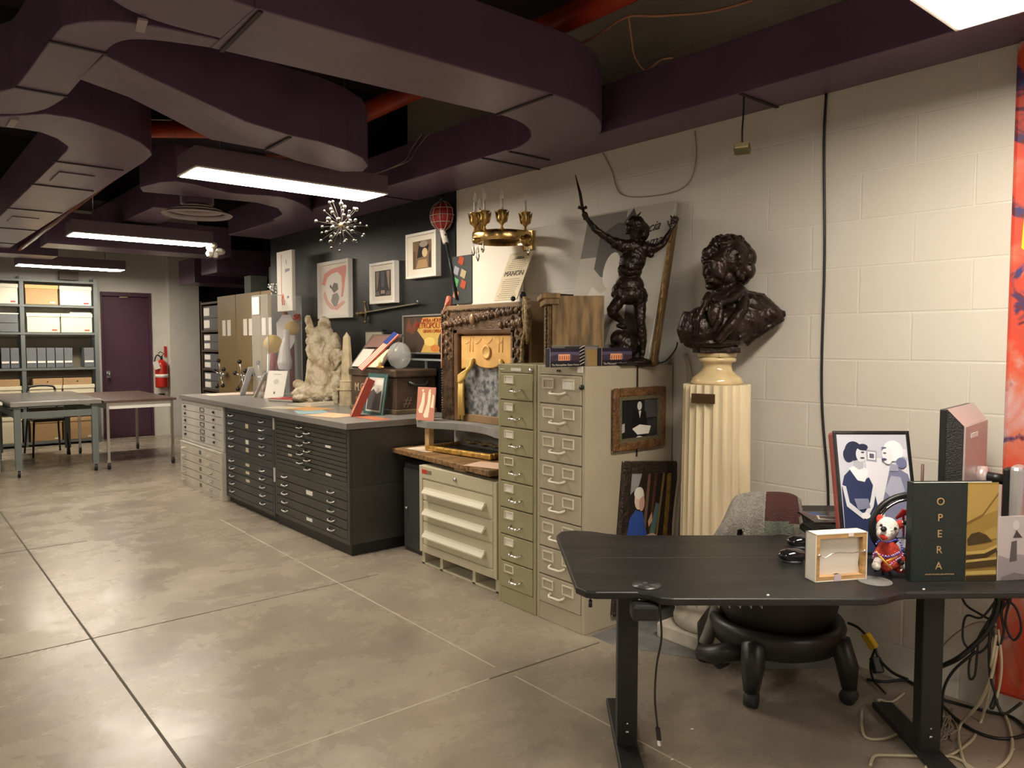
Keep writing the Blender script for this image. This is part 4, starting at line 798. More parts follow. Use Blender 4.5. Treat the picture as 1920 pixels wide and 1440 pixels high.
for s in (0, 1):
    for i in range(40): z = .02+i*h*.5/40; xa = .03 if s == 0 else w-.03; m.add([(xa,-.006,z),(xa+(fw_*.75 if s == 0 else -fw_*.75),-.006,z+.03),(xa+(fw_*.75 if s == 0 else -fw_*.75),-.001,z+.036),(xa,-.001,z+.006)], [(0,1,2,3)])
for i in range(44):
    m.ball((.025+(w-.05)*i/43, -.002, h-.036), .009, 6, 4)
    z = .01+(h-.05)*i/43; m.ball((.024, -.002, z), .008, 6, 4); m.ball((w-.024, -.002, z), .008, 6, 4)
m.build('carved_moulding', t)
MB(mat('shield', (.35,.22,.13), .4, .3)).ball((w*.43, -.02, h-.095), (.026,.014,.034), 10, 8).build('shield_boss', t)
IN = mat('inner_wood', (.12,.06,.028), .4, var=.3, vscale=8)
ix0, ix1, iz1 = fw_, w-fw_*.72, h-.155
m = MB(IN); m.box(ix0, .0, 0, ix0+.045, .05, iz1).box(ix1-.03, 0, 0, ix1, .05, iz1).box(ix0, 0, iz1-.035, ix1, .05, iz1); m.build('inner_moulding', t, .008)
ox0, ox1, oz1 = ix0+.045, ix1-.03, iz1-.035; ow = ox1-ox0
OC = mat('ochre_relief', (.72,.42,.14), .55, var=.12, vscale=12); OR = mat('orange_back', (.6,.24,.08), .6)
MB(OR).box(ox0, .052, 0, ox1, .056, oz1).build('orange_panel', t)
# photograph below
ph = mat('mottled_photo', (.33,.33,.34), .5, col2=(.07,.075,.085), vscale=22, lo=.42, hi=.6)
MB(ph).box(ox0+.02, .046, 0, ox1, .051, oz1*.72).build('stage_photograph', t)
cx_ = ox0+ow*.52
va = [(ox0+.01, oz1), (ox0+.01, oz1*.62)]; 
val = [(ox0+.012, oz1-.01), (ox0+.012, oz1*.60), (ox0+ow*.12, oz1*.62), (ox0+ow*.26, oz1*.72)]+[(cx_-ow*.26*math.cos(PI*i/10), oz1*.72-oz1*.10*math.sin(PI*i/10)) for i in range(11)]+[(ox1-ow*.1, oz1*.62), (ox1, oz1*.6), (ox1, oz1-.01)]
MB(OC).prism(val, .02, .045, 'y').build('valance', t, .006)
m = MB(OC).lathe([(0,0),(.04,.0),(.045,.008),(.034,.012),(.03,.006),(0,.01)], n=24); o = m.build('medallion', t); o.rotation_euler.x = PI/2; o.location = (cx_, .02, oz1*.8)
m = MB(OC)
for i in range(5):
    a, b = ox0+.02+ow*i/5, ox0+.02+ow*(i+1)/5-.01; m.tube([(a+(b-a)*j/6, .0195, oz1-.03-.03*math.sin(PI*j/6)) for j in range(7)], .003, 5)
for xx in (.2, .26, .74, .8): m.tube([(ox0+ow*xx, .0195, oz1-.02), (ox0+ow*xx, .0195, oz1*.8)], .003, 5)
m.build('swag_relief', t)
CU = mat('gold_curtain', (.62,.42,.12), .5, var=.15, vscale=10)
for k_ in range(4): 
    s_ = k_*.012
    MB(CU).tube([tuple(q) for q in catmull([(ox0+ow*.28-s_, .012, oz1*.73), (ox0+ow*.24-s_, .0, oz1*.62-s_), (ox0+ow*.1, -.004, oz1*.55-s_), (ox0+.015, 0, oz1*.52-s_)], 5)], .012, 7).build('curtain_swag', t)
m = MB(CU)
for k_ in range(4): m.tube([(ox0+.012+.012*k_, .008, oz1*.5), (ox0+.01+.013*k_, .004, oz1*.3), (ox0+.004+.016*k_, .01, .01+.03*(k_ % 2))], .009, 7)
m.build('curtain_tail', t)
MB(CU).tube([tuple(q) for q in catmull([(ox1-ow*.22, .012, oz1*.72), (ox1-ow*.14, .0, oz1*.6), (ox1-.02, 0, oz1*.54)], 5)], .014, 7).build('curtain_swag', t)
# tassel rope at the right edge
p0 = ox(985,556,2.86)
t = thing('rope_tassel', 'thick gold twisted rope and tassel hanging at the right of the carved frame', 'rope', p0)
ROPE = mat('rope_gold', (.34,.24,.11), .6, var=.5, vscale=60, bump=.8, bscale=90)
MB(ROPE).tube([tuple(q-p0) for q in catmull([ox(984,556,2.86), ox(982,590,2.86), ox(985,620,2.85), ox(980,640,2.85), ox(978,680,2.85)], 6)], .011, 8).build('rope', t)
MB(ROPE).tube([tuple(ox(x,y,2.86)-p0) for x, y in ((988,560),(990,600),(990,625),(988,645))], [.02,.024,.018,.006], 10).build('tassel', t)
MB(BLACK).ball(ox(962,560,2.9)-p0, .016).build('finial', t); MB(BLACK).ball(ox(980,553,2.9)-p0, .02).build('finial', t)
t = thing('black_panel', 'dark upright panel between the carved frame and wooden box', 'panel', (2.9, 3.27, ZK-.01), W)
tag(MB(mat('panel_black', (.025,.027,.03), .5)).box(2.98, 3.17, ZK, 3.2, 3.2, 1.70).build('black_panel'), 'dark upright panel between the carved frame and wooden box', 'panel')
bpy.data.objects.remove(t)
card('pink postcard of dancers propped at the left of the platform', None, ZS, .3, .15, .22, flat(190,125,100), .12, at=(2.725, 4.24, ZS+.001), name='postcard', cat='postcard', shapes=[((195,130,108), [(0,0),(1,0),(1,1),(0,1)]), ((242,222,190), [(.1,.3),(.24,.55),(.3,.85),(.42,.82),(.42,.5),(.34,.22),(.16,.22)]), ((242,222,190), [(.4,.15),(.58,.5),(.62,.88),(.76,.84),(.74,.45),(.68,.1),(.48,.08)]), ((242,222,190), ('e', .3,.9,.05,.04)), ((242,222,190), ('e', .7,.9,.05,.04)), ((242,222,190), [(.78,.4),(.86,.8),(.95,.75),(.95,.38)])])
t = thing('black_umbrella', 'folded black cord bundle beside the narrow filing cabinet', 'cord', (2.66, 3.24, .72)); bpy.data.objects.remove(t)
tag(MB(BLACK).tube([tuple(q) for q in catmull([(2.7,3.23,.705),(2.66,3.235,.8),(2.7,3.22,.9),(2.66,3.235,1.0),(2.68,3.23,1.05)], 4)], .016, 8).build('cable_bundle'), 'black cable bundle squeezed beside the narrow filing cabinet', 'cable')
# ------------------------------------------------------------------ on the filing cabinets
WB = mat('oak_dark', (.23,.14,.055), .5, var=.5, vscale=5, stretch=(7,7,1)); CV = mat('carved_oak', (.13,.075,.03), .5, var=.5, vscale=40, bump=.9, bscale=60)
yb = 2.83; xw0 = oy(1028,600,yb).x; xw1 = oy(1130,600,yb).x; zt = oy(1080,557,yb).z
t = thing('wooden_box', 'grained oak cabinet with carved front standing on the filing cabinets', 'cabinet', (xw0, yb, ZK), math.radians(-38)); xw1 = xw0+.285
MB(WB).box(.02, 0, 0, xw1-xw0, .3, zt-ZK).build('side_panel', t, .003)
MB(CV).box(0, .01, 0, .02, .29, zt-ZK-.05).build('carved_front', t, .004)
m = MB(CV)
for z in range(14): m.ball((-.004, .05+.02*(z % 2), .03+z*.02), (.01,.014,.012), 6, 4)
m.build('carving', t)
MB(WB).box(-.02, -.012, zt-ZK-.045, .055, .31, zt-ZK-.015).box(-.035, -.02, zt-ZK-.015, .06, .32, zt-ZK+.012).build('cornice', t, .004)
def operabox(lbl, px0, px1, curved):
    a = oy(px0, 690, 2.555); b = oy(px1, 690, 2.555); w = b.x-a.x; h = .088
    t = thing('opera_house_box', lbl, 'box', (a.x, 2.545, ZK), group='small souvenir boxes printed with an opera house')
    MB(mat('indigo_print', (.045,.038,.065), .35)).box(0, .004, 0, w, .034, h).build('box_body', t, .002)
    art(t, [((38,33,48), [(0,0),(1,0),(1,1),(0,1)]), ((88,80,105), [(0,.35),(1,.35),(1,.8),(0,.8)]), ((60,52,70), [(0,.3),(.25,.4),(.25,.66),(0,.6)]), ((70,50,60), [(.72,.35),(1,.3),(1,.6),(.72,.66)]), ((235,165,125), [(.27,.34),(.66,.34),(.66,.68),(.27,.68)])]+
      [((150,75,50), [(.3+.075*i,.38),(.33+.075*i,.38),(.33+.075*i,.55),(.315+.075*i,.62),(.3+.075*i,.55)]) for i in range(5)]+[((22,20,28), [(0,0),(1,0),(1,.24),(0,.24)])], w, h, y=.001)
    text('The Metropolitan Opera House', 'box_lettering', t, (w/2, -.001, h*.07), w/14, flat(215,205,190)); return t
operabox('printed opera house souvenir box, left one on the putty filing cabinet', 1029, 1084, 1)
operabox('printed opera house souvenir box, right one near the bronze statue', 1126, 1182, 0)
a = oy(1085,690,2.555)
t = thing('striped_box', 'black box with white slanting bars between the souvenir boxes', 'box', (a.x, 2.56, ZK)); MB(BLACK).box(0,0,0,.045,.09,.095).build('box_body', t)
m = MB(LCARD)
for i in range(6): m.bar((.002,-.001,.005+i*.016), (.043,-.001,.02+i*.016), .003, .002)
m.build('bars', t)
a = oy(1100,690,2.56); t = thing('card_box', 'small tan and grey box between the souvenir boxes', 'box', (a.x, 2.57, ZK)); MB(flat(150,125,80)).box(0,0,0,.085,.08,.08).build('box_body', t, .002); MB(flat(130,120,115)).add([(0,-.001,.08),(.02,-.001,0),(0,-.001,0)],[(0,1,2)]).box(0,0,.08,.085,.08,.094).build('lid', t)
t = thing('grey_case', 'low grey tray behind the souvenir boxes', 'tray', (2.62, 2.67, ZK)); MB(mat('tray_grey', (.16,.155,.14), .5)).box(0,0,0,.36,.14,.1).build('tray_body', t, .003)
# signed photograph panel and gilt frame leaning on the wall
yy = 2.50; xb = oy(1213,672,yy).x
t, w, h = lean('photo_panel', 'large signed black and white photograph panel leaning behind the bronze statue', 'poster', 3.13, yy, min(xb, 3.1), ZK+.001, 3.215, ox(1247,380,3.215).z)
MB(mat('panel_grey', (.36,.34,.3), .6)).box(0, 0, 0, w, .02, h).build('panel', t, .002)
art(t, [((178,172,160), [(0,0),(1,0),(1,1),(0,1)]), ((118,115,110), [(0,.99),(0,.7),(.5,.7),(.48,.99)]), ((190,184,170), [(0,.7),(0,.3),(.45,.35),(.5,.7)]), ((80,77,75), [(.2,.62),(.2,.85),(.4,.92),(.6,.88),(.66,.75),(.56,.62),(.5,.56),(.3,.56)]), ((70,67,66), [(.45,.9),(.55,1.0),(.62,.92),(.54,.86)]),
  ((222,216,205), ('e', .42,.6,.1,.12)), ((215,208,198), [(.12,.36),(.22,.5),(.34,.45),(.5,.52),(.72,.4),(.8,.0),(.05,.0),(.14,.2)]), ((140,136,132), [(.2,.34),(.3,.4),(.36,.26),(.24,.2)]), ((95,90,90), [(.66,.36),(.76,.5),(.86,.4),(.95,.1),(.9,0),(.7,0)]), ((165,160,155), [(.4,.3),(.55,.34),(.5,.1),(.36,.1)])], w, h, y=-.002)
text('Marcia', 'signature', t, (w*.72, -.004, h*.82), .075, flat(25,22,20), shear=.5, ry=-.12); text('Thomas', 'signature', t, (w*.78, -.004, h*.73), .075, flat(25,22,20), shear=.5, ry=-.12); MB(flat(25,22,20)).bar((w*.62,-.004,h*.68),(w*.9,-.004,h*.7),.006,.002).build('underline', t)
t, w, h = lean('gilt_frame', 'worn gilt picture frame leaning edge-on against the wall beside the statue', 'frame', 2.488, 2.468, 3.0, ZK+.001, 3.16, 2.07)
m = MB(mat('old_gilt', (.3,.18,.06), .4, .7, var=.5, vscale=30, bump=.5, bscale=90)).box(0,0,0,w,.03,h); m.use(mat('gilt_dark', (.12,.07,.03), .5, .3)).box(w, .0, 0, w+.01, .028, h); m.build('frame_side', t, .006)
# bronze statue
BZ = mat('dark_bronze', (.021,.012,.009), .3, .45, var=.4, vscale=14, bump=.35, bscale=45)
V = View((2.93, 2.6, ZK)); t = thing('bronze_statue', 'dark bronze warrior statue raising a sword, arms flung wide, on the cabinet', 'statue', V.c)
els = [V.b(1190,484,0,22,30,15,-4), V.b(1182,462,.0,30,14,13), V.b(1206,466,0,16,14,13), V.b(1181,508,0,23,20,17), V.b(1184,492,0,24,22,17), V.b(1181,535,.0,27,22,19), V.b(1181,552,.0,32,20,22), V.t([(1160,500,-.03),(1178,512,-.045),(1202,508,-.03)], [5,6,5]), V.b(1199,556,.0,16,20,16), V.b(1160,550,-.01,13,20,14,10), V.b(1192,438,0,12,16,12),
  V.b(1195,423,-.01,15,19,15), V.b(1205,434,.02,13,20,13), V.b(1186,414,-.01,12,9,12,30), V.b(1178,428,-.02,6,7,7), V.t([(1176,421,-.02),(1172,424,-.02)], [3,1.5]), V.b(1176,437,-.01,4,3,5), V.t([(1192,410,0),(1200,400,.01),(1202,397,.01)], [3,1.6,1]),
  V.t([(1168,458,0),(1148,452,-.01),(1132,442,-.02),(1114,428,-.03),(1102,412,-.03),(1097,402,-.03)], [10,8.5,7,6,4.5,4]), V.b(1156,458,0,12,10,11), V.b(1096,403,-.03,6,6,6),
  V.t([(1212,464,0),(1228,466,-.01),(1242,458,-.02),(1252,443,-.03),(1258,430,-.03)], [10,8.5,7,5,3.6]), V.b(1222,466,0,12,11,11), V.b(1220,478,.0,7,6,8), V.b(1262,422,-.03,6,8,3.5,-25),
  V.t([(1258,428,-.03),(1253,420,-.035),(1252,414,-.035)], [2.2,1.8,1.3]), V.t([(1258,418,-.03),(1259,408,-.03),(1257,404,-.04)], [2,1.7,1.2]), V.t([(1262,416,-.03),(1264,407,-.03),(1264,403,-.04)], [2,1.7,1.2]), V.t([(1265,417,-.03),(1269,409,-.03),(1270,405,-.04)], [2,1.7,1.2]), V.t([(1266,420,-.03),(1272,413,-.03),(1275,409,-.04)], [1.9,1.6,1.2]),
  V.t([(1199,560,0),(1200,585,0),(1201,605,-.01),(1204,630,.0),(1205,655,0),(1205,672,0)], [13,11.5,9,9.5,6.5,5.5]), V.b(1198,682,-.03,11,5,9,15), V.t([(1166,556,-.01),(1155,572,-.04),(1145,584,-.06)], [13,11.5,9.5]), V.t([(1145,584,-.06),(1158,596,-.03),(1168,604,-.02)], [9,7.5,5.5]), V.b(1166,612,-.04,11,5,8,-15),
  V.b(1172,648,.02,26,30,26), V.b(1160,635,.0,16,17,18), V.b(1190,680,0,38,10,30), V.b(1222,678,.03,14,10,16), V.b(1150,552,-.02,5,5,6)]
sculpt('figure', t, BZ, els, .004, .007, .018, 2)
sw = [V.p(1093,395,-.03), V.p(1079,330,-.03)]
MB(BZ).tube([V.p(1097,412,-.03), V.p(1092,388,-.03)], .008, 8).tube([V.p(1092,390,-.03), V.p(1088,365,-.03), V.p(1079,328,-.03)], [.009,.009,.002], 6).tube([V.p(1084,388,-.03), V.p(1092,392,-.03), V.p(1100,388,-.03)], [.009,.007,.009], 8).build('sword', t)
MB(BLACK).box(-.12,-.1,0,.16,.1,.012).build('plinth', t, .003)
wire('thin black cord curling beside the statue base on the cabinet', [(3.1,2.56,1.31),(3.2,2.55,1.32),(3.22,2.5,1.38),(3.2,2.47,1.42)], .004, BLACK)
# pictures hung on the side of the putty cabinet (they face the camera end of the room)
YS = 2.50
def sidepic(name, label, tl, br, y=YS): a = oy(*tl, y); b = oy(*br, y); return thing(name, label, 'picture', (a.x, y, b.z)), b.x-a.x, a.z-b.z
WF_ = mat('walnut_carved', (.15,.07,.025), .4, var=.4, vscale=30, bump=.6, bscale=80); DF_ = mat('ebony_carved', (.035,.022,.015), .4, var=.5, vscale=30, bump=.7, bscale=70)
t, w, h = sidepic('framed_photo', 'walnut framed black and white photo of a person at a desk, on the cabinet side', (1152,729), (1249,836))
o = MB(WF_).frame(0,0,w,h,.045,0,.022).build('frame', t, .008); MB(mat('olive_slip', (.13,.11,.06), .5, bump=.5, bscale=90)).frame(.042,.042,w-.042,h-.042,.02,.004,.015).build('slip', t)
art(t, [((25,24,26), [(.14,.14),(.86,.14),(.86,.86),(.14,.86)]), ((70,68,70), [(.6,.5),(.84,.5),(.84,.84),(.6,.84)]), ((50,48,50), [(.62,.2),(.84,.2),(.84,.48),(.62,.46)]), ((200,195,190), ('e', .5,.7,.045,.07)), ((12,12,14), [(.38,.6),(.5,.63),(.62,.6),(.66,.36),(.36,.36)]), ((210,205,200), [(.48,.62),(.53,.62),(.505,.5)]), ((225,220,212), [(.36,.34),(.5,.4),(.72,.36),(.68,.24),(.46,.24)]), ((205,200,195), [(.36,.16),(.48,.22),(.7,.16)]), ((170,165,160), [(.15,.42),(.22,.44),(.22,.3),(.15,.28)])], w, h, y=.012)
t, w, h = sidepic('framed_photo', 'large ebony framed colour photo of a person in a blue shirt, on the cabinet side', (1158,866), (1260,1120)); t.rotation_euler.y = .1; t.location.x -= .02
t.location.x -= .0
MB(DF_).frame(0,0,w,h,.06,0,.03).build('frame', t, .008); MB(GOLD).box(w-.085, .005, .06, w-.06, .02, h-.06).build('gilt_slip', t)
hh_ = lambda z: 1-(1-z)*.62
art(t, [((45,35,30), [(.12,.1),(.86,.1),(.86,.92),(.12,.92)]), ((150,150,150), [(.16,.78),(.3,.84),(.34,.92),(.16,.92)]), ((120,90,75), [(.42,.4),(.47,.4),(.5,.92),(.45,.92)]), ((95,60,45), [(.52,.4),(.56,.4),(.62,.92),(.57,.92)]), ((150,120,80), [(.66,.45),(.69,.45),(.76,.92),(.72,.92)]),
  ((52,82,160), [(.13,.42),(.17,.62),(.27,.68),(.4,.66),(.46,.56),(.5,.52),(.46,.42)]), ((228,200,180), ('e', .32,.755,.085,.075)), ((205,165,145), ('e', .37,.72,.05,.05)), ((235,228,215), ('e', .3,.79,.08,.04)), ((95,125,120), [(.54,.5),(.62,.72),(.7,.71),(.64,.48)]), ((220,180,155), [(.44,.5),(.6,.52),(.68,.5),(.6,.46),(.46,.46)]), ((215,170,145), [(.5,.6),(.56,.66),(.58,.6),(.52,.56)])], w, h, y=.012)
tag(MB(BLACK).box(2.94, 2.517, .84, 2.948, 2.521, 1.306).build('hanging_strap'), 'black strap holding the two framed photos on the cabinet side', 'strap')
for i, dx in enumerate((0, .014)): tag(MB(mat('cream_cable', (.42,.38,.31), .6)).tube([tuple(q) for q in catmull([(3.235-dx,2.44,1.36),(3.22-dx,2.4,1.2),(3.2-dx,2.43,.8),(3.17-dx,2.45,.4),(3.2-dx,2.42,.02)], 6)], .007, 8).build('cable'), ('cream cable running down beside the filing cabinet, right one', 'cream cable running down beside the filing cabinet, left one')[i], 'cable')
# ------------------------------------------------------------------ column, socle and bust
t = thing('marble_column', 'cream fluted column with a brass plaque on a square plinth', 'column', (3.02, 2.10, 0))
CM = mat('column_cream', (.66,.56,.38), .55, var=.12, vscale=3, stretch=(3,3,.5)); CW = mat('column_worn', (.55,.5,.42), .5, var=.25, vscale=7)
MB(CW).box(-.19,-.19,0,.19,.19,.075).build('plinth', t, .01)
MB(CW).lathe([(.175,.075),(.185,.09),(.188,.11),(.18,.135),(.165,.145),(.158,.16),(.165,.175),(.175,.19),(.172,.21),(.16,.22),(.155,.24)], n=40).build('base_torus', t)
N_ = 144; m = MB(CM); vs = []; fs = []; zs = (.24, .5, .8, 1.1, 1.225)
for z in zs:
    for j in range(N_):
        a = 2*PI*j/N_; f = (j % 6)/6; r = (.166-.012*z/1.2)*(1-.1*math.sin(PI*f)); vs.append((r*math.cos(a), r*math.sin(a), z))
for i in range(len(zs)-1):
    for j in range(N_): fs.append((i*N_+j, i*N_+(j+1) % N_, (i+1)*N_+(j+1) % N_, (i+1)*N_+j))
fs.append(tuple((len(zs)-1)*N_+j for j in range(N_))); m.add(vs, fs); m.build('fluted_shaft', t)
nv = (Vector((0,0,0))-Vector((3.02,2.10,0))).normalized(); a = math.atan2(nv.y, nv.x)-.38
o = MB(mat('plaque', (.1,.06,.03), .3, .8)).box(-.055,-.004,-.022,.055,.004,.022).build('brass_plaque', t); o.location = (.158*math.cos(a), .158*math.sin(a), 1.165); o.rotation_euler.z = a+PI/2
t = thing('bust_socle', 'turned cream marble socle between the column and the bust', 'socle', (3.02, 2.10, 1.2255))
MB(mat('socle_marble', (.6,.47,.26), .15, var=.12, vscale=10, coat=.3)).lathe([(.118,0),(.122,.01),(.115,.022),(.112,.03),(.095,.042),(.072,.062),(.066,.085),(.07,.1),(.086,.106),(.088,.118),(.078,.124),(.07,.126)], n=40).build('turned_base', t)
MB(mat('socle_marble', (.6,.47,.26), .15)).box(-.065,-.065,.126,.065,.065,.145).build('top_block', t, .004)
V = View((3.02, 2.10, 1.3715)); t = thing('bronze_bust', 'dark bronze bust of a curly haired person in coat and cravat on the column', 'bust', V.c)
els = [V.b(1366,488,.0,40,42,40), V.b(1342,505,-.02,24,34,30,6), V.b(1338,528,-.02,15,14,22), V.b(1332,538,-.025,9,6,10), V.b(1360,520,-.0,22,26,30), V.t([(1330,492,-.055),(1324,505,-.07),(1321,514,-.075)], [5,5,5]), V.b(1329,491,-.05,13,4.5,14), V.b(1350,493,-.075,12,4,6,-8), V.b(1350,512,-.08,11,12,6), V.b(1328,524,-.055,7,2.6,8), V.b(1329,529,-.052,6.5,2.8,8), V.b(1340,499,-.078,6,3,4), V.b(1322,515,-.07,5,3.5,6), V.b(1384,512,-.085,5,9,4),
  V.t([(1366,535,.01),(1362,560,.01),(1355,580,.01)], [27,30,36]), V.b(1352,612,0,66,42,48), V.b(1318,618,-.04,36,36,30), V.b(1395,598,.0,52,34,40,-12), V.b(1424,592,-.02,40,22,28,-15), V.b(1408,574,-.02,38,24,30,-28), V.b(1372,556,.0,32,26,32), V.b(1310,592,-.03,24,16,24,30), V.t([(1385,572,.0),(1425,574,-.03),(1460,592,-.05)], [30,25,12]), V.t([(1300,590,-.05),(1288,622,-.05),(1290,642,-.04)], [20,20,14]), V.b(1335,645,-.02,54,12,34), V.t([(1395,640,-.02),(1440,612,-.05),(1468,596,-.06)], [12,9,6]), V.b(1446,588,-.045,22,14,20,-25),
  V.t([(1340,558,-.1),(1350,568,-.12),(1370,562,-.1),(1392,545,-.05)], [9,10,9,8]), V.t([(1330,552,-.06),(1322,566,-.09),(1320,585,-.1)], [8,8,7]), V.t([(1395,552,-.05),(1392,580,-.11),(1370,610,-.14),(1345,640,-.12)], [9,10,10,7]), V.t([(1322,570,-.1),(1306,600,-.12),(1304,630,-.1)], [6,7,5]), V.b(1342,590,-.13,16,24,10), V.t([(1430,575,.0),(1420,600,-.06),(1385,635,-.09)], [5,6,5]), V.t([(1352,580,-.15),(1348,600,-.16),(1338,620,-.15)], [4,5,4]), V.t([(1458,590,-.05),(1473,588,-.06)], [12,5])]
for i in range(150):
    v = Vector((rnd.gauss(0,1), rnd.gauss(0,1), rnd.gauss(0,1))).normalized()
    x, y, z = v.x, v.y, v.z
    if (x < .42 and y < .32 and z < .5) or y < -.75 or (x < -.1 and z < -.5 and y < .6): continue
    els.append(V.b(1366+x*39, 482-y*36, .0+z*38*V.k, rnd.uniform(6,12), rnd.uniform(5,8), rnd.uniform(8,12), rnd.uniform(0,180)))
els += [V.b(1399,508,-.01,16,20,26), V.b(1400,485,0,17,22,28), V.b(1385,520,.02,22,18,26), V.b(1326,474,-.04,10,10,10), V.b(1320,486,-.03,6,8,8), V.b(1388,518,-.06,9,8,8)]
sculpt('bust_body', t, BZ, els, .0045, .0045, .025, 3)
o = MB(BZ).box(-.1,-.07,0,.09,.07,.028).build('bust_base', t, .004); o.rotation_euler.z = -YAW
# mural at the right edge
def mural_mat():
    m = bpy.data.materials.new('mural_paint'); m.use_nodes = True; nt = m.node_tree; N = nt.nodes; L = nt.links; b = N['Principled BSDF']; tc = N.new('ShaderNodeTexCoord')
    def n(sc, dist, det=6): q = N.new('ShaderNodeTexNoise'); q.inputs['Scale'].default_value = sc; q.inputs['Distortion'].default_value = dist; q.inputs['Detail'].default_value = det; L.new(tc.outputs['Object'], q.inputs['Vector']); return q
    def r(src, pts):
        q = N.new('ShaderNodeValToRGB'); L.new(src, q.inputs[0]); e = q.color_ramp.elements; e[0].position, e[0].color = pts[0]; e[1].position, e[1].color = pts[-1]
        for p, c in pts[1:-1]: x = e.new(p); x.color = c
        return q
    a = r(n(3.5, .6, 9).outputs['Fac'], [(.36, (.5,.07,.04,1)), (.48, (.62,.06,.025,1)), (.56, (.58,.16,.1,1)), (.64, (.55,.42,.45,1))]); c = r(n(6, 1.2, 10).outputs['Fac'], [(.55, (0,0,0,1)), (.6, (1,1,1,1))]); d_ = r(n(9, 3.).outputs['Fac'], [(.4, (.03,.04,.16,1)), (.6, (.12,.02,.03,1))])
    x = N.new('ShaderNodeMix'); x.data_type = 'RGBA'; L.new(c.outputs[0], x.inputs[0]); L.new(a.outputs[0], x.inputs[6]); L.new(d_.outputs[0], x.inputs[7]); L.new(x.outputs[2], b.inputs['Base Color']); b.inputs['Roughness'].default_value = .5; return m
MUR = mural_mat()
t = thing('mural', 'tall abstract red painting on panel at the right edge of the wall', 'painting', (3.215, .975, .085), W)
MB(MUR).box(0, 0, 0, 1.2, .03, 2.43).build('painted_panel', t, .03)
m = MB(flat(200,195,225)).prism([(.05+.5*math.cos(PI-i*PI/20)*.55+.45, .75+.55*math.sin(i*PI/20)) for i in range(21)], -.0015, .0, 'y'); m.build('lilac_shape', t)
MB(flat(60,60,150)).tube([(.5-.32*math.cos(i*PI/20), -.004, .72+.58*math.sin(i*PI/20)) for i in range(21)], .012, 6).build('blue_outline', t)
MB(flat(235,200,40)).prism([(.04,1.68),(.1,1.62),(.16,1.74),(.1,1.82),(.14,1.95),(.05,1.9)], -.002, 0, 'y').build('yellow_shape', t)
# ------------------------------------------------------------------ chandeliers
C0 = ox(941,446,3.03); R = .185
t = thing('brass_chandelier', 'brass ring chandelier with candle lamps and crystal drops by the white wall', 'chandelier', C0)
AN = mat('antique_brass', (.42,.27,.09), .3, .9, var=.5, vscale=25)
MB(BRASS).lathe([(R-.006,-.03),(R,-.03),(R+.003,-.012),(R+.003,.012),(R,.03),(R-.006,.03),(R-.006,-.03)], n=56).build('ring', t)
MB(BRASS).cyl((.15,0,0), (.205,0,0), .02).box(.2,-.06,-.06,.22,.06,.06).build('wall_bracket', t)
NH = Vector((-FW.x, -FW.y, 0)).normalized()
def holder(phi):
    a = math.radians(phi); p = NH*R*math.cos(a)+RT*R*math.sin(a)
    h_ = MB(AN).lathe([(.004,.025),(.012,.03),(.006,.045),(.01,.055),(.024,.07),(.03,.09),(.026,.115),(.03,.135),(.036,.14),(.02,.14)], c=tuple(p), n=14).build('candle_cup', t)
    m = MB(AN)
    for k_ in range(7): q = k_*2*PI/7; m.tube([p+Vector((.026*math.cos(q), .026*math.sin(q), .07)), p+Vector((.033*math.cos(q), .033*math.sin(q), .105)), p+Vector((.042*math.cos(q), .042*math.sin(q), .135))], [.006,.007,.002], 5)
    m.build('acanthus_leaves', h_)
    MB(WHITE).cyl(p+Vector((0,0,.135)), p+Vector((0,0,.205)), .0085, n=10).build('candle_sleeve', h_)
    MB(mat('bulb_glass', (.85,.85,.82), .03, alpha=.25)).lathe([(.006,.205),(.011,.218),(.011,.235),(.006,.255),(.001,.268)], c=tuple(p), n=12).build('bulb', h_)
for phi in (-63, -34, 1, 52, -128): holder(phi)
def drop(parent, p, l, name='crystal_drop'):
    return MB(GLASS).tube([p, p-Vector((0,0,l*.3)), p-Vector((0,0,l*.45)), p-Vector((0,0,l*.8)), p-Vector((0,0,l))], [.002,.003,.009,.013,.002], 6).build(name, parent)
for phi, l in ((-72,.09), (-52,.13), (-38,.08), (62,.09)):
    a = math.radians(phi); drop(t, NH*R*math.cos(a)+RT*R*math.sin(a)-Vector((0,0,.03)), l)
a = math.radians(55); p = NH*R*math.cos(a)+RT*R*math.sin(a)
MB(AN).ball(p+Vector((0,0,-.03)), (.035,.035,.04)).ball(p+Vector((-.01,-.04,-.03)), (.02,.02,.03)).build('rosette', t); a = math.radians(-55); p = NH*R*math.cos(a)+RT*R*math.sin(a); MB(AN).ball(p+Vector((0,0,-.03)), (.03,.03,.02)).build('rosette', t)
C1 = oy(640,423,4.55)
t = thing('sputnik_ornament', 'starburst chandelier ornament of glass balls hanging below the nearest lamp', 'chandelier', C1)
MB(BLACK).cyl((0,0,0), (0,0,2.383-C1.z), .003, n=6).build('rod', t); MB(DB).ball((0,0,0), .022).build('hub', t)
first = None; m = MB(mat('spoke_metal', (.03,.022,.015), .5, .3))
GB_ = mat('ball_glass', (.055,.05,.04), .1, .0, trans=.25, ior=1.45)
for i in range(54):
    z = 1-2*(i+.5)/54; a = i*2.39996; r_ = math.sqrt(1-z*z); v = Vector((r_*math.cos(a), r_*math.sin(a), z)); L_ = rnd.choice((.07,.1,.125,.14,.155,.165)); p = v*L_
    m.tube([(0,0,0), p], .0012, 4)
    if first is None: first = MB(GB_).ball((0,0,0), .0125, 10, 8).build('glass_ball', t); o = first
    else: o = first.copy(); COL.objects.link(o); o.parent = t
    o.location = p; s_ = rnd.uniform(.6,1.15); o.scale = (s_,)*3
m.build('spokes', t)
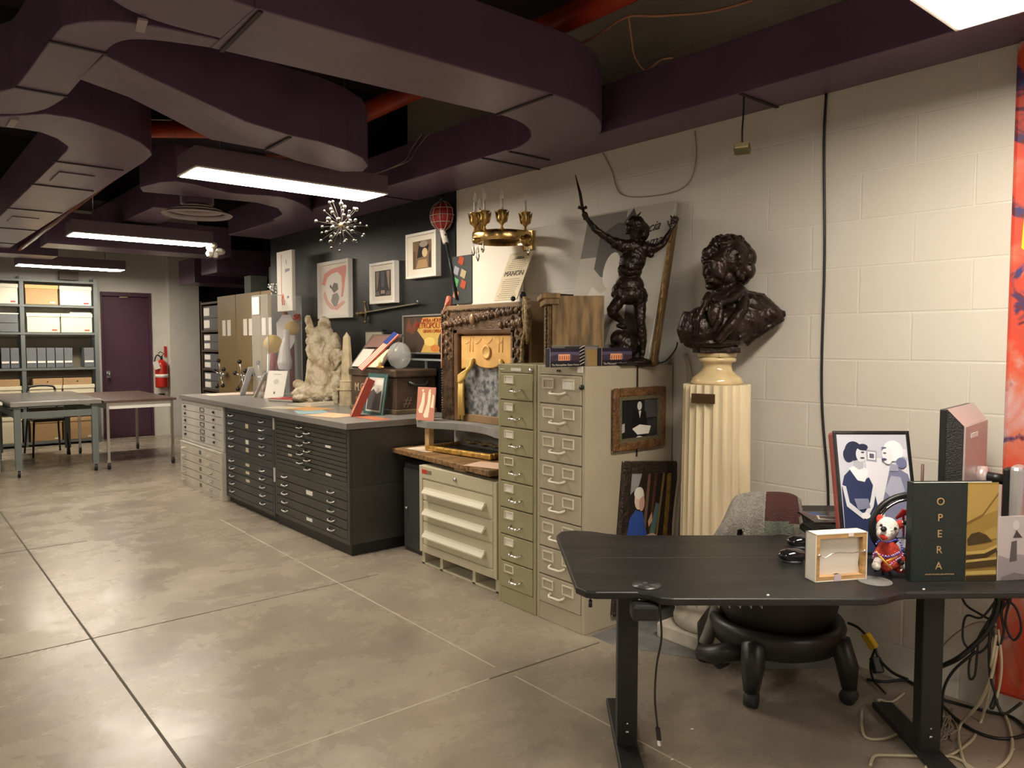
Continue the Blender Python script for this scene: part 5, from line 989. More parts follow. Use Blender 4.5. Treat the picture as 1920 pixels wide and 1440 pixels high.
# ------------------------------------------------------------------ standing desk
ZD_ = .655; A_ = Vector((1.95, 1.705, 0)); B_ = Vector((2.715, 1.02, 0)); U_ = (B_-A_).normalized(); V_ = Vector((-U_.y, U_.x, 0)); RZ = math.atan2(U_.y, U_.x)
MD = Matrix.Translation(A_) @ Matrix.Rotation(RZ, 4, 'Z'); MI = MD.inverted()
def dl(x, y, z=ZD_): return MI @ oz(x, y, z)
DT = mat('desk_black', (.014,.014,.014), .42, spec=.5, var=.3, vscale=3, stretch=(1,6,1)); PB = mat('powder_black', (.012,.012,.012), .5)
t = thing('standing_desk', 'black height-adjustable desk with a contoured top in the foreground', 'desk', A_, RZ)
pts = [(1043,1003),(1052,996),(1078,994),(1112,996),(1140,1000),(1168,1003),(1505,1003),(1740,1003),(1780,1008),(1890,1040),(1955,1075),(1975,1095),(1968,1108),(1700,1110),(1682,1113),(1665,1119),(1640,1122),(1262,1122),(1240,1120),(1218,1113),(1196,1110),(1118,1110),(1098,1108),(1080,1100)]
out = [dl(*p) for p in pts]
MB(DT).prism([(p.x, p.y) for p in out][::-1], ZD_-.024, ZD_).build('desk_top', t, .006, 3)
a, b = dl(1090,1046), dl(1880,1046); MB(mat('seam_grey', (.06,.058,.055), .5)).bar((a.x,a.y,ZD_+.0003), (b.x,b.y,ZD_+.0003), .003, .0008).build('top_seam', t)
D = (B_-A_).length
for i, x in enumerate((0, D)):
    MB(PB).box(x-.035, -.028, .02, x+.035, .028, ZD_-.024).build('leg', t, .004)
    MB(PB).box(x-.04, -.27, .005, x+.04, .33, .03).build('foot', t, .006)
    MB(STEEL).cyl((x, -.0285, .08), (x, -.032, .08), .006, n=8).cyl((x, -.0285, .11), (x, -.032, .11), .004, n=8).build('bolt', t)
MB(PB).box(.035, -.02, ZD_-.075, D-.035, .02, ZD_-.03).build('crossbar', t, .003)
MB(LCARD).bar((-.03,-.262,.031),(.02,-.25,.031),.03,.001).build('foot_tape', t)
c = dl(1212,1098); m = MB(mat('keypad', (.03,.03,.032), .3)).lathe([(.0,0),(.045,0),(.045,.003),(0,.003)], c=(c.x, c.y, ZD_), n=28)
m.use(mat('keypad_icon', (.08,.08,.085), .3))
for q in range(4): a = q*PI/2; m.ball((c.x+.02*math.cos(a), c.y+.02*math.sin(a), ZD_+.003), (.008,.008,.001), 8, 4)
m.build('cable_grommet', t)
c = dl(1212,1118); MB(PB).prism([(c.x-.04, c.y), (c.x+.04, c.y), (c.x+.045, c.y+.06), (c.x-.045, c.y+.06)], ZD_-.08, ZD_-.03).build('control_box', t, .01)
m = MB(STEEL); a = dl(1275,1122).x; b = dl(1440,1122).x; m.cyl((a,-.27,ZD_-.036), (b,-.27,ZD_-.036), .002, n=5)
for i in range(9): x = a+(b-a)*i/8; m.tube([(x,-.27,ZD_-.024),(x,-.27,ZD_-.05),(x,-.15,ZD_-.05)], .0015, 5)
m.build('wire_basket', t)
for l, (x, y) in (('white chip mark on the front edge of the desk', (1440,1117)), ('pale chip mark on the right front edge of the desk', (1732,1106))):
    p = oz(x, y, ZD_); q = tag(MB(LCARD).ball((0,0,0), (.006,.004,.003), 6, 4).build('paper_scrap'), l, 'scrap'); q.location = p+Vector((0,0,.002))
def dcab(lbl, pts, d, r=.0035, m=BLACK, name='cable'): return tag(MB(m).tube([tuple(q) for q in catmull([tuple(od(x, y, d)) for x, y in pts], 6)], r, 7).build(name), lbl, 'cable')
t = thing('usb_cable', 'black cable with a metal plug dangling beside the left desk leg', 'cable', od(1238,1116,2.42))
o0 = od(1238,1116,2.42); f = lambda x, y, d=2.42: od(x, y, d)-o0
MB(BLACK).tube([tuple(q) for q in catmull([f(1236,1112), f(1239,1160), f(1240,1200), f(1231,1250), f(1228,1310), f(1233,1365)], 6)], .0035, 7).build('cord', t)
MB(BLACK).bar(f(1233,1364), f(1236,1388), .013, .008).build('plug_housing', t); MB(CHROME).bar(f(1236,1388), f(1237,1398), .011, .006).build('plug_tip', t)
t = thing('short_cable', 'short black lead with a plug hanging under the left desk corner', 'cable', od(1107,1108,2.35)); o1 = od(1107,1108,2.35)
MB(BLACK).tube([(0,0,.01), od(1107,1125,2.35)-o1], .002, 6).build('cord', t); MB(BLACK).tube([od(1107,1125,2.35)-o1, od(1107,1138,2.35)-o1], [.006,.007], 6).build('plug_housing', t)
# ------------------------------------------------------------------ things on the desk
def on_desk(name, label, cat, p0, p1, **k):
    a = oz(*p0, ZD_); b = oz(*p1, ZD_); t = thing(name, label, cat, a+Vector((0,0,.001)), math.atan2(b.y-a.y, b.x-a.x), **k); return t, (b-a).length
def hgt(p0, ytop):   # height of a vertical edge standing at p0
    a = oz(*p0, ZD_); d = FW.dot(a-EYE); lo, hi = 0, 1
    for _ in range(30):
        mid = (lo+hi)/2; q = a+Vector((0,0,mid)); v = q-EYE; y = 720-F*UP.dot(v)/FW.dot(v)
        if y > ytop: lo = mid
        else: hi = mid
    return lo
t, w = on_desk('canvas_frame', 'small white canvas on a wooden stretcher seen from behind, standing on the desk', 'picture', (1528,1093), (1625,1086)); h = hgt((1528,1093), 1003)
PN = mat('stretcher_pine', (.5,.3,.13), .6, var=.2, vscale=12, stretch=(1,1,6)); CW_ = mat('canvas_white', (.78,.74,.64), .65)
MB(CW_).box(0,.0,0,.003,.055,h).box(w-.003,0,0,w,.055,h).box(0,0,h-.003,w,.055,h).box(0,0,0,w,.055,.003).box(0,.05,0,w,.055,h).build('canvas_wrap', t)
MB(PN).frame(.003,.003,w-.003,h-.003,.013,.001,.02).build('stretcher', t)
m = MB(mat('canvas_back', (.74,.68,.62), .7)); m.prism([(.02,.014),(.07,.013),(.085,.02),(.11,.015),(w-.014,.014),(w-.02,.05),(w-.013,.1),(w-.014,h-.015),(.024,h-.015),(.017,h*.6),(.022,h*.3)], .018, .02, 'y').build('folded_canvas', t)
MB(CHROME).tube([tuple(q) for q in catmull([(.012,-.001,h*.56),(.03,-.006,h*.52),(w*.35,-.004,h*.6),(w*.7,-.004,h*.58),(w-.012,-.001,h*.6)], 5)], .0018, 6).ball((.012,-.002,h*.56), .006, 8, 5).ball((w-.012,-.002,h*.6), .006, 8, 5).build('hanging_wire', t)
MB(flat(205,185,195)).box(w*.36,-.0015,.0,w*.5,.0,.022).build('tape', t); MB(flat(235,222,215)).box(w*.62,-.0015,h-.012,w*.72,0,h).build('tape', t)
# book OPERA
t, w = on_desk('opera_book', 'large dark green book titled OPERA with a gilt auditorium photo, standing upright', 'book', (1709,1091), (1866,1089)); h = hgt((1709,1091), 906)
GR = mat('dark_green_cloth', (.012,.02,.019), .55, bump=.2, bscale=300)
MB(GR).box(-.004,0,0,.004,.034,h).box(0,0,0,w,.003,h).box(0,.031,0,w,.034,h).build('cover', t, .001)
MB(PAPER).box(.004,.003,.003,w-.004,.031,h-.004).build('page_block', t)
LG = flat(175,145,105); 
for i, ch in enumerate('OPERA'): text(ch, 'title_letter', t, (w*.315, -.0012, h*(.775-.163*i)), .034, LG)
text('HOUSES POSTERS AND POSTCARDS', 'subtitle', t, (w*.33, -.001, h*.065), .0058, LG)
x0 = .635
def g(c, pts): return (c, [(x0+(1-x0)*a, b) for a, b in pts])
art(t, [g((150,122,62), [(0,0),(1,0),(1,1),(0,1)]), g((172,142,78), [(0,.6),(1,.72),(1,.98),(0,.98)]), g((120,95,45), [(0,.6),(.5,.68),(1,.9),(1,.87),(.5,.65),(0,.57)]), g((66,52,25), [(.02,.42),(.15,.48),(.4,.5),(.7,.46),(.85,.4),(.5,.38),(.05,.36)]), g((165,138,75), [(.55,.5),(.95,.56),(1,.44),(.8,.42)]), g((60,46,22), [(0,.26),(.6,.28),(1,.34),(1,.3),(.6,.22),(0,.2)]),
  g((185,158,92), [(0,.3),(.6,.315),(1,.37),(1,.34),(.6,.28),(0,.27)]), g((70,54,25), [(0,.12),(1,.15),(1,.22),(0,.19)]), g((185,158,92), [(0,.19),(1,.22),(1,.245),(0,.215)]), g((185,158,92), [(0,.06),(1,.07),(1,.11),(0,.1)]), g((55,42,20), [(0,0),(1,0),(1,.06),(0,.05)])], w, h, y=-.0006, name='cover_photo', base=GR)
t, w = on_desk('postcard', 'grey toned postcard of a small figure standing right of the tall book', 'postcard', (1869,1089), (1932,1086)); h = hgt((1869,1089), 969)
art(t, [((186,178,180), [(0,0),(1,0),(1,1),(0,1)]), ((150,142,148), [(0,0),(1,0),(1,.36),(.6,.4),(.3,.34),(0,.4)]), ((90,84,86), [(.34,.28),(.56,.3),(.54,.62),(.38,.6)]), ((70,64,66), [(.42,.66),(.52,.78),(.7,.66)]), ((205,200,200), ('e', .5,.86,.1,.08)), ((120,112,116), [(.1,.05),(.5,.12),(.9,.06),(.9,.0),(.1,.0)])], w, h)
# plush dog
c = oz(1668,1078,ZD_); V = View(c); t = thing('plush_dog', 'white plush dog in a red outfit with bead strings sitting on the desk', 'toy', c)
PW = mat('plush_white', (.72,.66,.62), .9, bump=.5, bscale=150); PR = mat('plush_red', (.52,.05,.03), .8, bump=.4, bscale=120); PK = mat('plush_black', (.015,.015,.018), .8)
VK = V.k
sculpt('body', t, PW, [V.b(1664,991,0,20,22,19), V.b(1657,1001,-.035,12,12,16), V.t([(1662,1008,0),(1664,1028,0)], [10,12]), V.b(1666,1045,.0,17,24,16), V.t([(1654,1040,-.01),(1645,1052,-.03),(1642,1058,-.045)], [7,7,6]), V.b(1643,1061,-.045,8,8,9), V.t([(1680,1052,-.01),(1696,1060,-.03)], [8,7]), V.b(1702,1064,-.035,8,7,9)], .004, 0, .05, 3)
sculpt('outfit', t, PR, [V.t([(1663,1014,0),(1665,1030,0),(1667,1052,0),(1676,1066,-.01)], [13,20,22,20]), V.t([(1652,1028,-.01),(1646,1046,-.025)], [9,9]), V.t([(1678,1040,0),(1692,1056,-.02)], [12,10]), V.b(1690,1068,-.01,14,6,14)], .004, .004, .02, 2)
for x, y, s_ in ((1650,974,-1), (1686,984,1)): e = sculpt('ear', t, PR, [V.b(x,y,.01,6,9,3,14*s_), V.b(x+s_*1.5,y-2,.015,6,9,2.5,14*s_)], .003)
MB(BLACK).ball(V.p(1657,992,-.062), (.013,.009,.009), 12, 8).build('nose', t)
MB(flat(190,50,40)).tube([V.p(1650,1003,-.055), V.p(1657,1008,-.058), V.p(1667,1008,-.05)], [.004,.009,.004], 8).build('mouth', t)
MB(BLACK).ball(V.p(1679,991,-.034), .005, 8, 6).ball(V.p(1652,985,-.038), .005, 8, 6).build('eyes', t)
MB(PK).ball(V.p(1672,1012,.0), (.022,.02,.012)).tube([V.p(1684,1050,-.03), V.p(1692,1056,-.05)], .008, 8).build('black_trim', t)
def beads(nm, pts, col, r=.0034):
    m = MB(mat(nm, col, .15, .6)); P = catmull([tuple(V.p(*q)) for q in pts], 6)
    L = 0; last = P[0]
    for p in P:
        if (p-last).length >= r*1.7 or p is last: m.ball(p, r, 7, 5); last = p
    m.build('bead_string', t)
beads('bead_blue', [(1643,1020,-.05),(1650,1014,-.05),(1665,1017,-.055),(1682,1012,-.04),(1691,1024,-.05),(1688,1036,-.055),(1670,1044,-.06),(1650,1044,-.06),(1637,1038,-.055)], (.12,.12,.5))
beads('bead_pink', [(1636,1046,-.05),(1640,1036,-.06),(1655,1042,-.065),(1672,1042,-.065),(1690,1034,-.05),(1692,1042,-.05),(1678,1052,-.06),(1668,1060,-.06)], (.45,.3,.6))
beads('bead_white', [(1691,1056,-.04),(1692,1066,-.04),(1688,1071,-.05)], (.7,.7,.75))
MB(flat(225,175,80)).tube([V.p(1642,1034,-.06), V.p(1656,1050,-.066), V.p(1672,1066,-.06)], .003, 6).tube([V.p(1662,1052,-.066), V.p(1682,1044,-.05)], .003, 6).build('gold_ribbon', t)
m = MB(BLACK); 
for x, y in ((1640,1058),(1654,1066),(1668,1072)): m.tube([V.p(x,y,.0), V.p(x+2,y+14,-.0)], .004, 6)
m.tube([V.p(1648,1064,0), V.p(1680,1066,0)], .006, 6).build('stand_legs', t)
c = oz(1640,1091,ZD_); t = thing('glass_disc', 'flat clear glass disc lying beside the plush dog', 'disc', c); MB(mat('smoke_glass', (.5,.5,.48), .08, alpha=.35)).lathe([(0,0),(.05,0),(.052,.003),(.05,.005),(0,.005)], n=30).build('disc', t)
# speakers / mouse-like black pieces
for i, (x, y, rx, l) in enumerate(((1486,1053,.05,'nearer'), (1500,1026,.045,'farther'))):
    c = oz(x, y, ZD_); t = thing('ergonomic_mouse', 'glossy black rounded mouse at the left of the canvas, %s one' % l, 'mouse', c, RZ)
    MB(mat('glossy_black', (.01,.01,.011), .08, coat=1.)).ball((0,0,.0115+.012), (.052,.034,.0235), 20, 12).build('shell', t); MB(mat('mouse_base', (.06,.06,.065), .4)).lathe([(.03,0),(.034,.003),(.03,.01)], n=24).build('base', t)
# black magazines with small photo
c = oz(1515,985,ZD_); t = thing('keyboard', 'black keyboard standing behind the canvas under the magazines', 'keyboard', oz(1520,1008,ZD_)+Vector((0,0,.001)), RZ)
MB(PB).box(0,0,0,.4,.13,.022).build('keyboard_base', t, .004)
kb = MB(mat('keys', (.02,.02,.022), .5)); [kb.box(.008+.0192*i, .01+.02*j, .022, .0245+.0192*i, .026+.02*j, .028) for i in range(20) for j in range(6)]; q = kb.build('keys', t); q['kind'] = 'stuff'
p = od(1510,962,2.62); zz = oz(1510,962,.735); 
t = thing('magazine_stack', 'dark magazine with white script lying on a stand behind the canvas', 'magazine', oz(1512,968,.738)-Vector((0,0,.01)), RZ)
MB(mat('magazine_black', (.025,.018,.022), .25)).box(0,-.09,0,.28,.1,.008).build('cover', t)
m = MB(flat(70,100,160)).add([(.02,.06,.0082),(.06,.09,.0082),(.14,-.085,.0082),(.08,-.085,.0082)], [(0,1,2,3)]); m.use(flat(120,90,100)).add([(.0,.09,.0083),(.02,.09,.0083),(.09,-.085,.0083),(.07,-.085,.0083)], [(0,1,2,3)]); m.build('cover_art', t)
text('VISION', 'cover_lettering', t, (.2, -.03, .0083), .035, flat(215,205,205), rx=0, rz=-.35, shear=.3); text('Artists', 'cover_lettering', t, (.2, .03, .0083), .03, flat(215,205,205), rx=0, rz=-.35, shear=.3)
MB(flat(215,205,180)).box(.04,-.03,.0085,.15,.035,.0095).build('photo_border', t).rotation_euler.z = -.25
q = MB(flat(80,75,72)).box(.048,-.022,.0096,.142,.027,.0098).build('photo_print', t); q.rotation_euler.z = -.25
t = thing('book_riser', 'low black riser holding up the dark magazine', 'stand', oz(1520,1000,ZD_)+V_*.12+Vector((0,0,.001)), RZ); MB(PB).box(.0,.02,0,.27,.15,.055).build('riser', t, .004)
# framed photograph of two women
d_ = 2.72; pa = od(1582,958,d_); pb = od(1728,968,d_); xs = (pb-pa); xs.z = 0; xs.normalize()
t = thing('framed_photo', 'black and white photo of two smiling women in a red edged frame on the desk', 'picture', Vector((pa.x, pa.y, .656)), math.atan2(xs.y, xs.x), rx=-.26)
topl = od(1606,808,d_+.1); w = .285; h = (topl.z-.656)/math.cos(.26)
MB(flat(165,85,80)).box(0, .004, 0, w, .05, h).build('frame_edge', t, .012)
MB(BLACK).frame(.003, .0, w-.003, h-.003, .011, -.004, .004).build('black_border', t, .003)
zz_ = .62
def Q(pts): return pts if pts[0] == 'e' else [(a, 1-b) for a, b in pts]
def E_(x, y, a, b): return ('e', x, 1-y, a, b)
# coordinates measured down from the top of the visible 63 percent of the picture
k_ = .62
def K(col, pts): return (col, ('e', pts[1], 1-pts[2]*k_, pts[3], pts[4]*k_)) if pts[0] == 'e' else (col, [(a, 1-b*k_) for a, b in pts])
art(t, [((188,190,205), [(.045,.03),(.955,.03),(.955,.97),(.045,.97)]), K((215,215,224), [(.4,.35),(.95,.4),(.95,1.2),(.4,1.2)]),
 K((150,152,165), [(.42,.25),(.55,.27),(.54,.42),(.41,.4)]), K((225,226,232), [(.435,.28),(.535,.29),(.525,.39),(.43,.38)]), K((90,92,110), [(.455,.3),(.515,.31),(.51,.37),(.45,.365)]), K((215,216,224), [(.86,.24),(.94,.25),(.94,.36),(.86,.35)]),
 K((38,48,85), [(.06,.75),(.1,.6),(.2,.5),(.28,.54),(.34,.66),(.42,.62),(.46,.72),(.5,1.0),(.6,1.3),(.62,1.6),(.05,1.6)]), K((225,225,232), [(.17,.5),(.22,.58),(.27,.66),(.36,.68),(.4,.6),(.42,.52),(.34,.47),(.25,.46)]), K((170,172,185), [(.24,.36),(.36,.36),(.36,.5),(.3,.52),(.23,.47)]),
 K((32,38,66), ('e', .25,.27,.115,.13)), K((32,38,66), ('e', .18,.32,.07,.1)), K((205,206,215), ('e', .34,.32,.065,.1)), K((32,38,66), ('e', .37,.22,.07,.045)), K((60,62,80), ('e', .365,.29,.022,.012)), K((60,62,80), ('e', .355,.365,.03,.012)), K((200,202,212), [(.06,.72),(.11,.74),(.14,.95),(.33,1.12),(.3,1.17),(.1,1.0)]), K((210,212,220), [(.46,.72),(.5,.76),(.44,1.0),(.34,1.17),(.3,1.12),(.4,.95)]), K((225,226,232), ('e', .33,1.12,.06,.04)), K((120,125,150), [(.2,.9),(.38,.9),(.4,1.02),(.24,1.05)]),
 K((120,122,150), [(.56,.95),(.62,.75),(.68,.55),(.8,.5),(.92,.58),(.95,.7),(.95,1.4),(.6,1.4)]), K((165,167,188), [(.6,.8),(.7,.6),(.82,.62),(.86,.8),(.7,.92)]), K((232,232,238), ('e', .76,.27,.13,.14)), K((225,226,233), ('e', .68,.33,.07,.12)), K((110,115,150), ('e', .85,.43,.07,.07)), K((90,95,125), ('e', .64,.23,.035,.012)), K((100,104,130), ('e', .645,.30,.022,.012)), K((70,74,100), ('e', .63,.385,.035,.018)), K((150,152,175), [(.7,.44),(.8,.46),(.8,.54),(.68,.54)])], w, h, y=-.0015, base=BLACK)
t = thing('ring_lamp', 'black and chrome ring shaped desk piece behind the plush dog', 'lamp', oz(1690,1020,ZD_)+Vector((0,0,.001)))
c = od(1712,990,2.55)-t.location
m = MB(BLACK); m.tube([c+RT*(.13*math.cos(a))+Vector((0,0,.11*math.sin(a)))+FW*.02 for a in [PI*i/16 for i in range(33)]], .011, 8, closed=False); m.build('ring', t)
MB(CHROME).tube([c+RT*(.115*math.cos(a))+Vector((0,0,.096*math.sin(a)))+FW*.012 for a in [PI*i/16 for i in range(33)]], .005, 6).build('chrome_trim', t)
MB(BLACK).cyl((0,0,0), (0,0,.012), .05, n=24).tube([(0,0,.01), c-Vector((0,0,.11))+FW*.02], .006, 8).build('stand', t)
t = thing('red_figurine', 'red and white wing shaped trinket behind the plush dog', 'ornament', oz(1694,1025,ZD_)+Vector((0,0,.001)))
a = od(1680,972,2.6)-t.location; b = od(1708,962,2.6)-t.location
MB(flat(190,45,35)).tube([a, (a+b)/2+Vector((0,0,.012)), b], [.004,.012,.01], 8).tube([(0,0,0),(a+b)/2], .004, 6).build('wing', t); MB(CHROME).tube([a-Vector((0,0,.02)), b-Vector((0,0,.03))], [.006,.014], 8).build('chrome_body', t)
tag(MB(mat('pencil', (.1,.05,.04), .5)).tube([od(1727,965,2.6), od(1730,870,2.6)], .005, 7).build('pencil'), 'dark pencil standing behind the tall book', 'pencil')
# monitor seen from behind
c = od(1762,768,2.52); e1 = (FW*.73+RT*.68); e1.z = 0; e1.normalize(); e2 = Vector((e1.y, -e1.x, 0)); ra = math.atan2(e1.y, e1.x)
t = thing('monitor', 'silver backed flat monitor seen from behind at the right of the desk', 'monitor', Vector((c.x, c.y, ZD_+.001)), ra)
H_ = c.z-ZD_; z0 = .09
SB = mat('silver_pink', (.5,.42,.41), .35, .3)
MB(BLACK).box(0, -.022, z0, .37, 0, H_).build('bezel', t, .003)
MB(mat('vent_black', (.02,.02,.022), .6, bump=.6, bscale=200)).add([(0,-.022,z0),(.37,-.022,z0),(.37,-.022,H_),(0,-.022,H_),(.03,-.065,z0+.02),(.36,-.065,z0+.02),(.36,-.065,H_-.055),(.03,-.065,H_-.055)], [(0,3,2,1),(4,5,6,7),(0,1,5,4),(1,2,6,5),(3,0,4,7)]).build('side_vents', t)
MB(SB).add([(0,-.022,H_+.002),(.37,-.022,H_+.002),(.36,-.067,H_-.055),(.03,-.067,H_-.055)], [(0,1,2,3)]).box(.03,-.072,z0+.02,.36,-.0655,H_-.055).build('back_shell', t, .003)
MB(SB).cyl((.23,-.07,H_*.55), (.23,-.1,H_*.55), .035, n=16).build('mount_plate', t); MB(BLACK).tube([(.23,-.1,H_*.55),(.23,-.15,H_*.54)], .018, 10).build('hinge', t)
MB(BLACK).box(.2,-.17,.01,.26,-.15,H_*.62).build('stand_inner', t, .006); MB(mat('silver', (.55,.55,.55), .3, .6)).box(.19,-.21,.01,.27,-.17,H_*.64).build('stand_column', t, .014); MB(BLACK).box(.08,-.3,0,.36,-.05,.012).build('stand_base', t, .004)
MB(LCARD).box(.1,-.074,H_-.1,.2,-.0725,H_-.085).build('badge', t)
# ------------------------------------------------------------------ ball chair with a sweater
CX = Vector((2.83, 1.66, 0)); t = thing('ball_chair', 'black exercise ball chair on a caster base under the desk', 'chair', CX)
CB = mat('chair_plastic', (.022,.021,.02), .38); 
MB(mat('ball_rubber', (.022,.02,.017), .5)).ball((0,0,.4), (.245,.245,.225), 36, 22).build('ball', t)
MB(CB).lathe([(.2,.255),(.235,.29),(.262,.29),(.272,.265),(.25,.19),(.2,.165),(.12,.17),(.14,.19),(.2,.255)], n=40).build('ring_base', t)
for q in ((2.56,1.6),(2.88,1.37),(2.78,1.98),(3.12,1.74)):
    p = Vector((q[0], q[1], 0))-CX; dn_ = p.normalized(); s_ = Vector((-dn_.y, dn_.x, 0))
    l = MB(CB).tube([dn_*.2+Vector((0,0,.235)), dn_*.26+Vector((0,0,.23)), p*.97+Vector((0,0,.15)), p+Vector((0,0,.06))], [.04,.05,.045,.03], 6).build('leg', t)
    MB(RUBBER).cyl(p+s_*.022+Vector((0,0,.032)), p-s_*.022+Vector((0,0,.032)), .032, n=16).build('caster', l)
bs = od(1352,1225,3.1)-CX; 
MB(mat('support_grey', (.2,.185,.16), .6)).tube([tuple(q) for q in catmull([od(1322,1208,3.2)-CX, od(1340,1160,3.2)-CX, od(1352,1110,3.2)-CX, od(1375,1050,3.2)-CX, od(1400,1000,3.2)-CX], 5)], [.028]*21, 10).build('back_support', t)
MB(CB).tube([od(1310,1222,3.15)-CX, od(1340,1228,3.1)-CX, od(1400,1215,3.0)-CX], [.03,.04,.04], 10).build('support_arm', t); MB(RUBBER).cyl(od(1352,1238,3.1)-CX-Vector((.02,0,0)), od(1352,1238,3.1)-CX+Vector((.02,0,0)), .03, n=14).build('caster', t)
MB(CB).tube([tuple(q) for q in catmull([od(1385,1010,3.2)-CX, od(1385,965,3.2)-CX, od(1405,945,3.2)-CX, od(1465,945,3.2)-CX, od(1485,960,3.2)-CX, od(1490,1010,3.2)-CX], 5)], .018, 8).build('backrest', t)
c = od(1428,1000,3.16); t = thing('sweater', 'grey knitted sweater with maroon and green patches draped over the chair back', 'clothing', c)
KG = mat('knit_grey', (.26,.245,.215), .95, var=.2, vscale=90, bump=.6, bscale=160); KM = mat('knit_maroon', (.075,.03,.026), .95, bump=.5, bscale=160); KN = mat('knit_green', (.13,.145,.115), .95, var=.15, vscale=90, bump=.5, bscale=160)
NS, NT = 44, 22; g_ = MB(KG); vs = []
for j in range(NT+1):
    v = j/NT
    for i in range(NS+1):
        u = i/NS; xl = 1360-24*v**.9; xr = 1500+14*v; y = 922+8*(abs(u-.55)*2)**4*(1-v)+86*v+(14*(1-u)**6+10*u**10)*(1-v)
        if u < .16: y += (0.16-u)**2*1100*(1-v)
        dd = -.02*math.sin(v*PI)+.012*math.sin(u*26+v*2)*v+.05*(abs(u-.5)*2)**3-.03*v
        vs.append(od(xl+(xr-xl)*u, y, 3.16+dd)-c)
fs = []; 
m = MB(KG)
for j in range(NT):
    for i in range(NS):
        u = (i+.5)/NS; v = (j+.5)/NT
        if .26 < u < .32 and v > .84: continue
        mt = KG
        if .555 < u < .945-.12*max(0,v-.5): mt = KM if v < .62+.18*max(0,(u-.75))*3 else (KN if u < .86 else KG)
        m.use(mt); m.fm.append(m.cur); m.f.append([j*(NS+1)+i, j*(NS+1)+i+1, (j+1)*(NS+1)+i+1, (j+1)*(NS+1)+i]); m.sm.append(True)
m.v = vs; o = m.build('draped_knit', t); s_ = o.modifiers.new('thick', 'SOLIDIFY'); s_.thickness = .008; s_.offset = 0
# ------------------------------------------------------------------ cables at the right
def xcab(lbl, pts, r=.004, m=BLACK, name='cable', cl='cable'):   # points: (x, y, X-plane) hang near the wall, (x, y) lie on the floor
    P = [tuple(ox(p[0], p[1], p[2])) if len(p) == 3 else tuple(oz(p[0], p[1], r+.001)) for p in pts]
    P = [(a, b, max(z, r)) for a, b, z in P]
    return tag(MB(m).tube([tuple(q) for q in catmull(P, 6)], r, 7).build(name), lbl, cl)
CC = mat('cream_cord', (.5,.44,.31), .55)
X = 2.9
xcab('thick black cable bundle hanging behind the right desk leg', [(1875,1112,X),(1868,1150,X),(1850,1185,X),(1820,1215,X),(1790,1238,X),(1750,1255,3.0)], .009)
xcab('black cable drooping in a long narrow loop near the wall', [(1862,1150,X),(1835,1195,X),(1818,1240,X),(1818,1272,X),(1828,1266,X),(1832,1230,X),(1838,1190,X),(1866,1175,X)])
xcab('black cable making a round loop left of the bundle', [(1868,1125,X),(1840,1158,X),(1812,1155,X),(1805,1190,X),(1812,1212,X),(1835,1224,X),(1855,1205,X),(1860,1180,X)])
xcab('black cable running from the bundle down to the floor', [(1830,1222,X),(1790,1255,X),(1770,1290,X),(1766,1330,X),(1763,1380,2.95)], .005)
xcab('black cable falling straight from the desk to the painting edge', [(1868,1120,X),(1856,1190,X),(1856,1260,X),(1866,1300,X),(1872,1325,X),(1885,1338,X),(1915,1318,X)], .005)
xcab('thin black cable crossing from the desk edge to the bundle', [(1800,1112,X),(1812,1135,X),(1835,1150,X),(1862,1165,X)])
xcab('thin grey cable arching from the bundle to the desk leg', [(1866,1168,X),(1830,1168,X),(1790,1190,X),(1752,1228,X)], .003, mat('cord_grey', (.25,.2,.16), .6))
xcab('black cables tangled over the painting, inner loop', [(1885,1112,X),(1878,1150,X),(1882,1185,X),(1872,1210,X),(1862,1170,X),(1888,1130,X),(1900,1112,X)])
xcab('black cables tangled over the painting, outer loop', [(1898,1112,X),(1885,1165,X),(1900,1200,X),(1915,1180,X),(1905,1140,X),(1880,1120,X)])
xcab('black cable hook with a small loop at its end', [(1866,1300,X),(1862,1312,X),(1857,1326,X),(1862,1328,X),(1868,1312,X)], .004)
t = thing('extension_plug', 'yellow power connector joined to black cords near the wall', 'plug', ox(1630,1205,3.15)); o0 = Vector(t.location)
MB(flat(205,165,40)).bar(ox(1622,1188,3.15)-o0, ox(1640,1216,3.15)-o0, .032, .032).build('connector_body', t, .005)
MB(BLACK).tube([tuple(q) for q in catmull([ox(1590,1168,3.2)-o0, ox(1608,1176,3.18)-o0, ox(1623,1190,3.15)-o0], 5)], .006, 7).tube([tuple(q) for q in catmull([ox(1641,1216,3.15)-o0, ox(1650,1238,3.14)-o0, ox(1675,1262,3.12)-o0, ox(1702,1274,3.1)-o0], 5)], .006, 7).tube([tuple(q) for q in catmull([ox(1641,1216,3.15)-o0, ox(1632,1245,3.14)-o0, ox(1638,1275,3.12)-o0, oz(1660,1300,.01)-o0], 5)], .005, 7).build('cords', t)
MB(BLACK).bar(ox(1640,1232,3.14)-o0, ox(1648,1262,3.12)-o0, .04, .03).build('plug_block', t, .005)
xcab('black cord lying along the wall behind the chair', [(1625,1274),(1660,1278),(1700,1276),(1740,1300)], .006)
xcab('black cord along the foot of the wall at the right', [(1745,1305),(1790,1318),(1850,1334),(1900,1346),(1925,1375),(1880,1385),(1830,1372),(1790,1345),(1770,1325)], .006)
xcab('cream cord looping on the floor left of the right desk leg', [(1616,1330),(1620,1378),(1650,1386),(1685,1375),(1698,1350),(1650,1318),(1650,1312),(1672,1316),(1695,1300)], .005, CC)
xcab('cream cord with a plug snaking under the desk to the right', [(1632,1435),(1640,1418),(1665,1416),(1720,1418),(1770,1420),(1820,1390),(1840,1350),(1855,1290,3.0),(1858,1250,X),(1868,1190,X)], .005, CC)
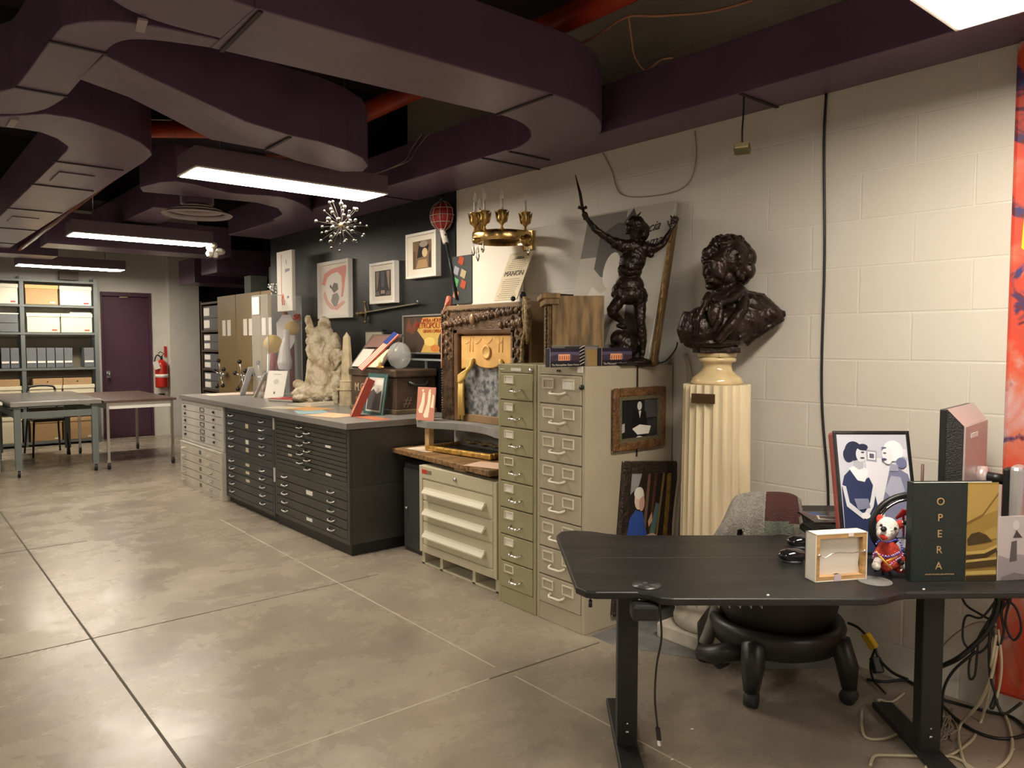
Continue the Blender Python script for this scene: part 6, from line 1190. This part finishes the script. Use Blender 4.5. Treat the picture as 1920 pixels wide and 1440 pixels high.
xcab('cream cord making a large loop at the bottom right', [(1735,1445),(1745,1425),(1775,1418),(1800,1425),(1830,1445)], .005, CC)
xcab('cream cord hanging down and looping out of the bottom edge', [(1870,1210,X),(1858,1270,X),(1835,1320,2.95),(1800,1360),(1800,1400),(1815,1440),(1850,1450),(1885,1430),(1898,1400),(1892,1360),(1880,1330)], .0055, CC)
xcab('second cream cord hanging beside the painting edge', [(1872,1180,X),(1878,1240,X),(1875,1280,X),(1868,1310,X)], .004, CC)
for i in range(5):
    p = [(1750+rnd.uniform(0,45), 1325+rnd.uniform(0,70)) for _ in range(6)]
    xcab('thin pale cord in the tangle behind the right desk leg, %s layer' % ('first', 'second', 'third', 'fourth', 'fifth')[i], p, .003, mat('cord_dusty', (.28,.24,.18), .7))
for i, (x, y) in enumerate(((1261,1424),(1900,1404),(1298,1367),(1060,1115),(475,1062),(350,1005),(228,980),(345,923))):
    q = tag(MB(LCARD).ball((0,0,0), (.008,.005,.002), 6, 4).build('paper_scrap'), 'tiny white paper scrap on the floor, %s' % ('beside the left desk foot', 'at the bottom right', 'under the desk', 'in front of the filing cabinets', 'mid floor', 'near the far floor joint', 'at the far left of the floor', 'at the foot of the white flat file')[i], 'scrap'); q.location = oz(x, y, .002); q.rotation_euler.z = i
# lettering becomes mesh, one object per inscription
bpy.context.view_layer.update(); dg = bpy.context.evaluated_depsgraph_get()
for o in FONTS:
    me = bpy.data.meshes.new_from_object(o.evaluated_get(dg)); n = bpy.data.objects.new('lettering', me); COL.objects.link(n)
    n.parent = o.parent; n.location = o.location; n.rotation_euler = o.rotation_euler; nm = o.name.split('.')[0]; bpy.data.objects.remove(o); n.name = nm
S.view_settings.view_transform = 'Standard'; S.view_settings.look = 'None'; S.view_settings.gamma = 1; S.view_settings.use_curve_mapping = False
S.view_settings.exposure = 0.3
w = bpy.data.worlds.new('world'); S.world = w; w.use_nodes = True; w.node_tree.nodes['Background'].inputs[0].default_value = (.02,.018,.016,1); w.node_tree.nodes['Background'].inputs[1].default_value = 1
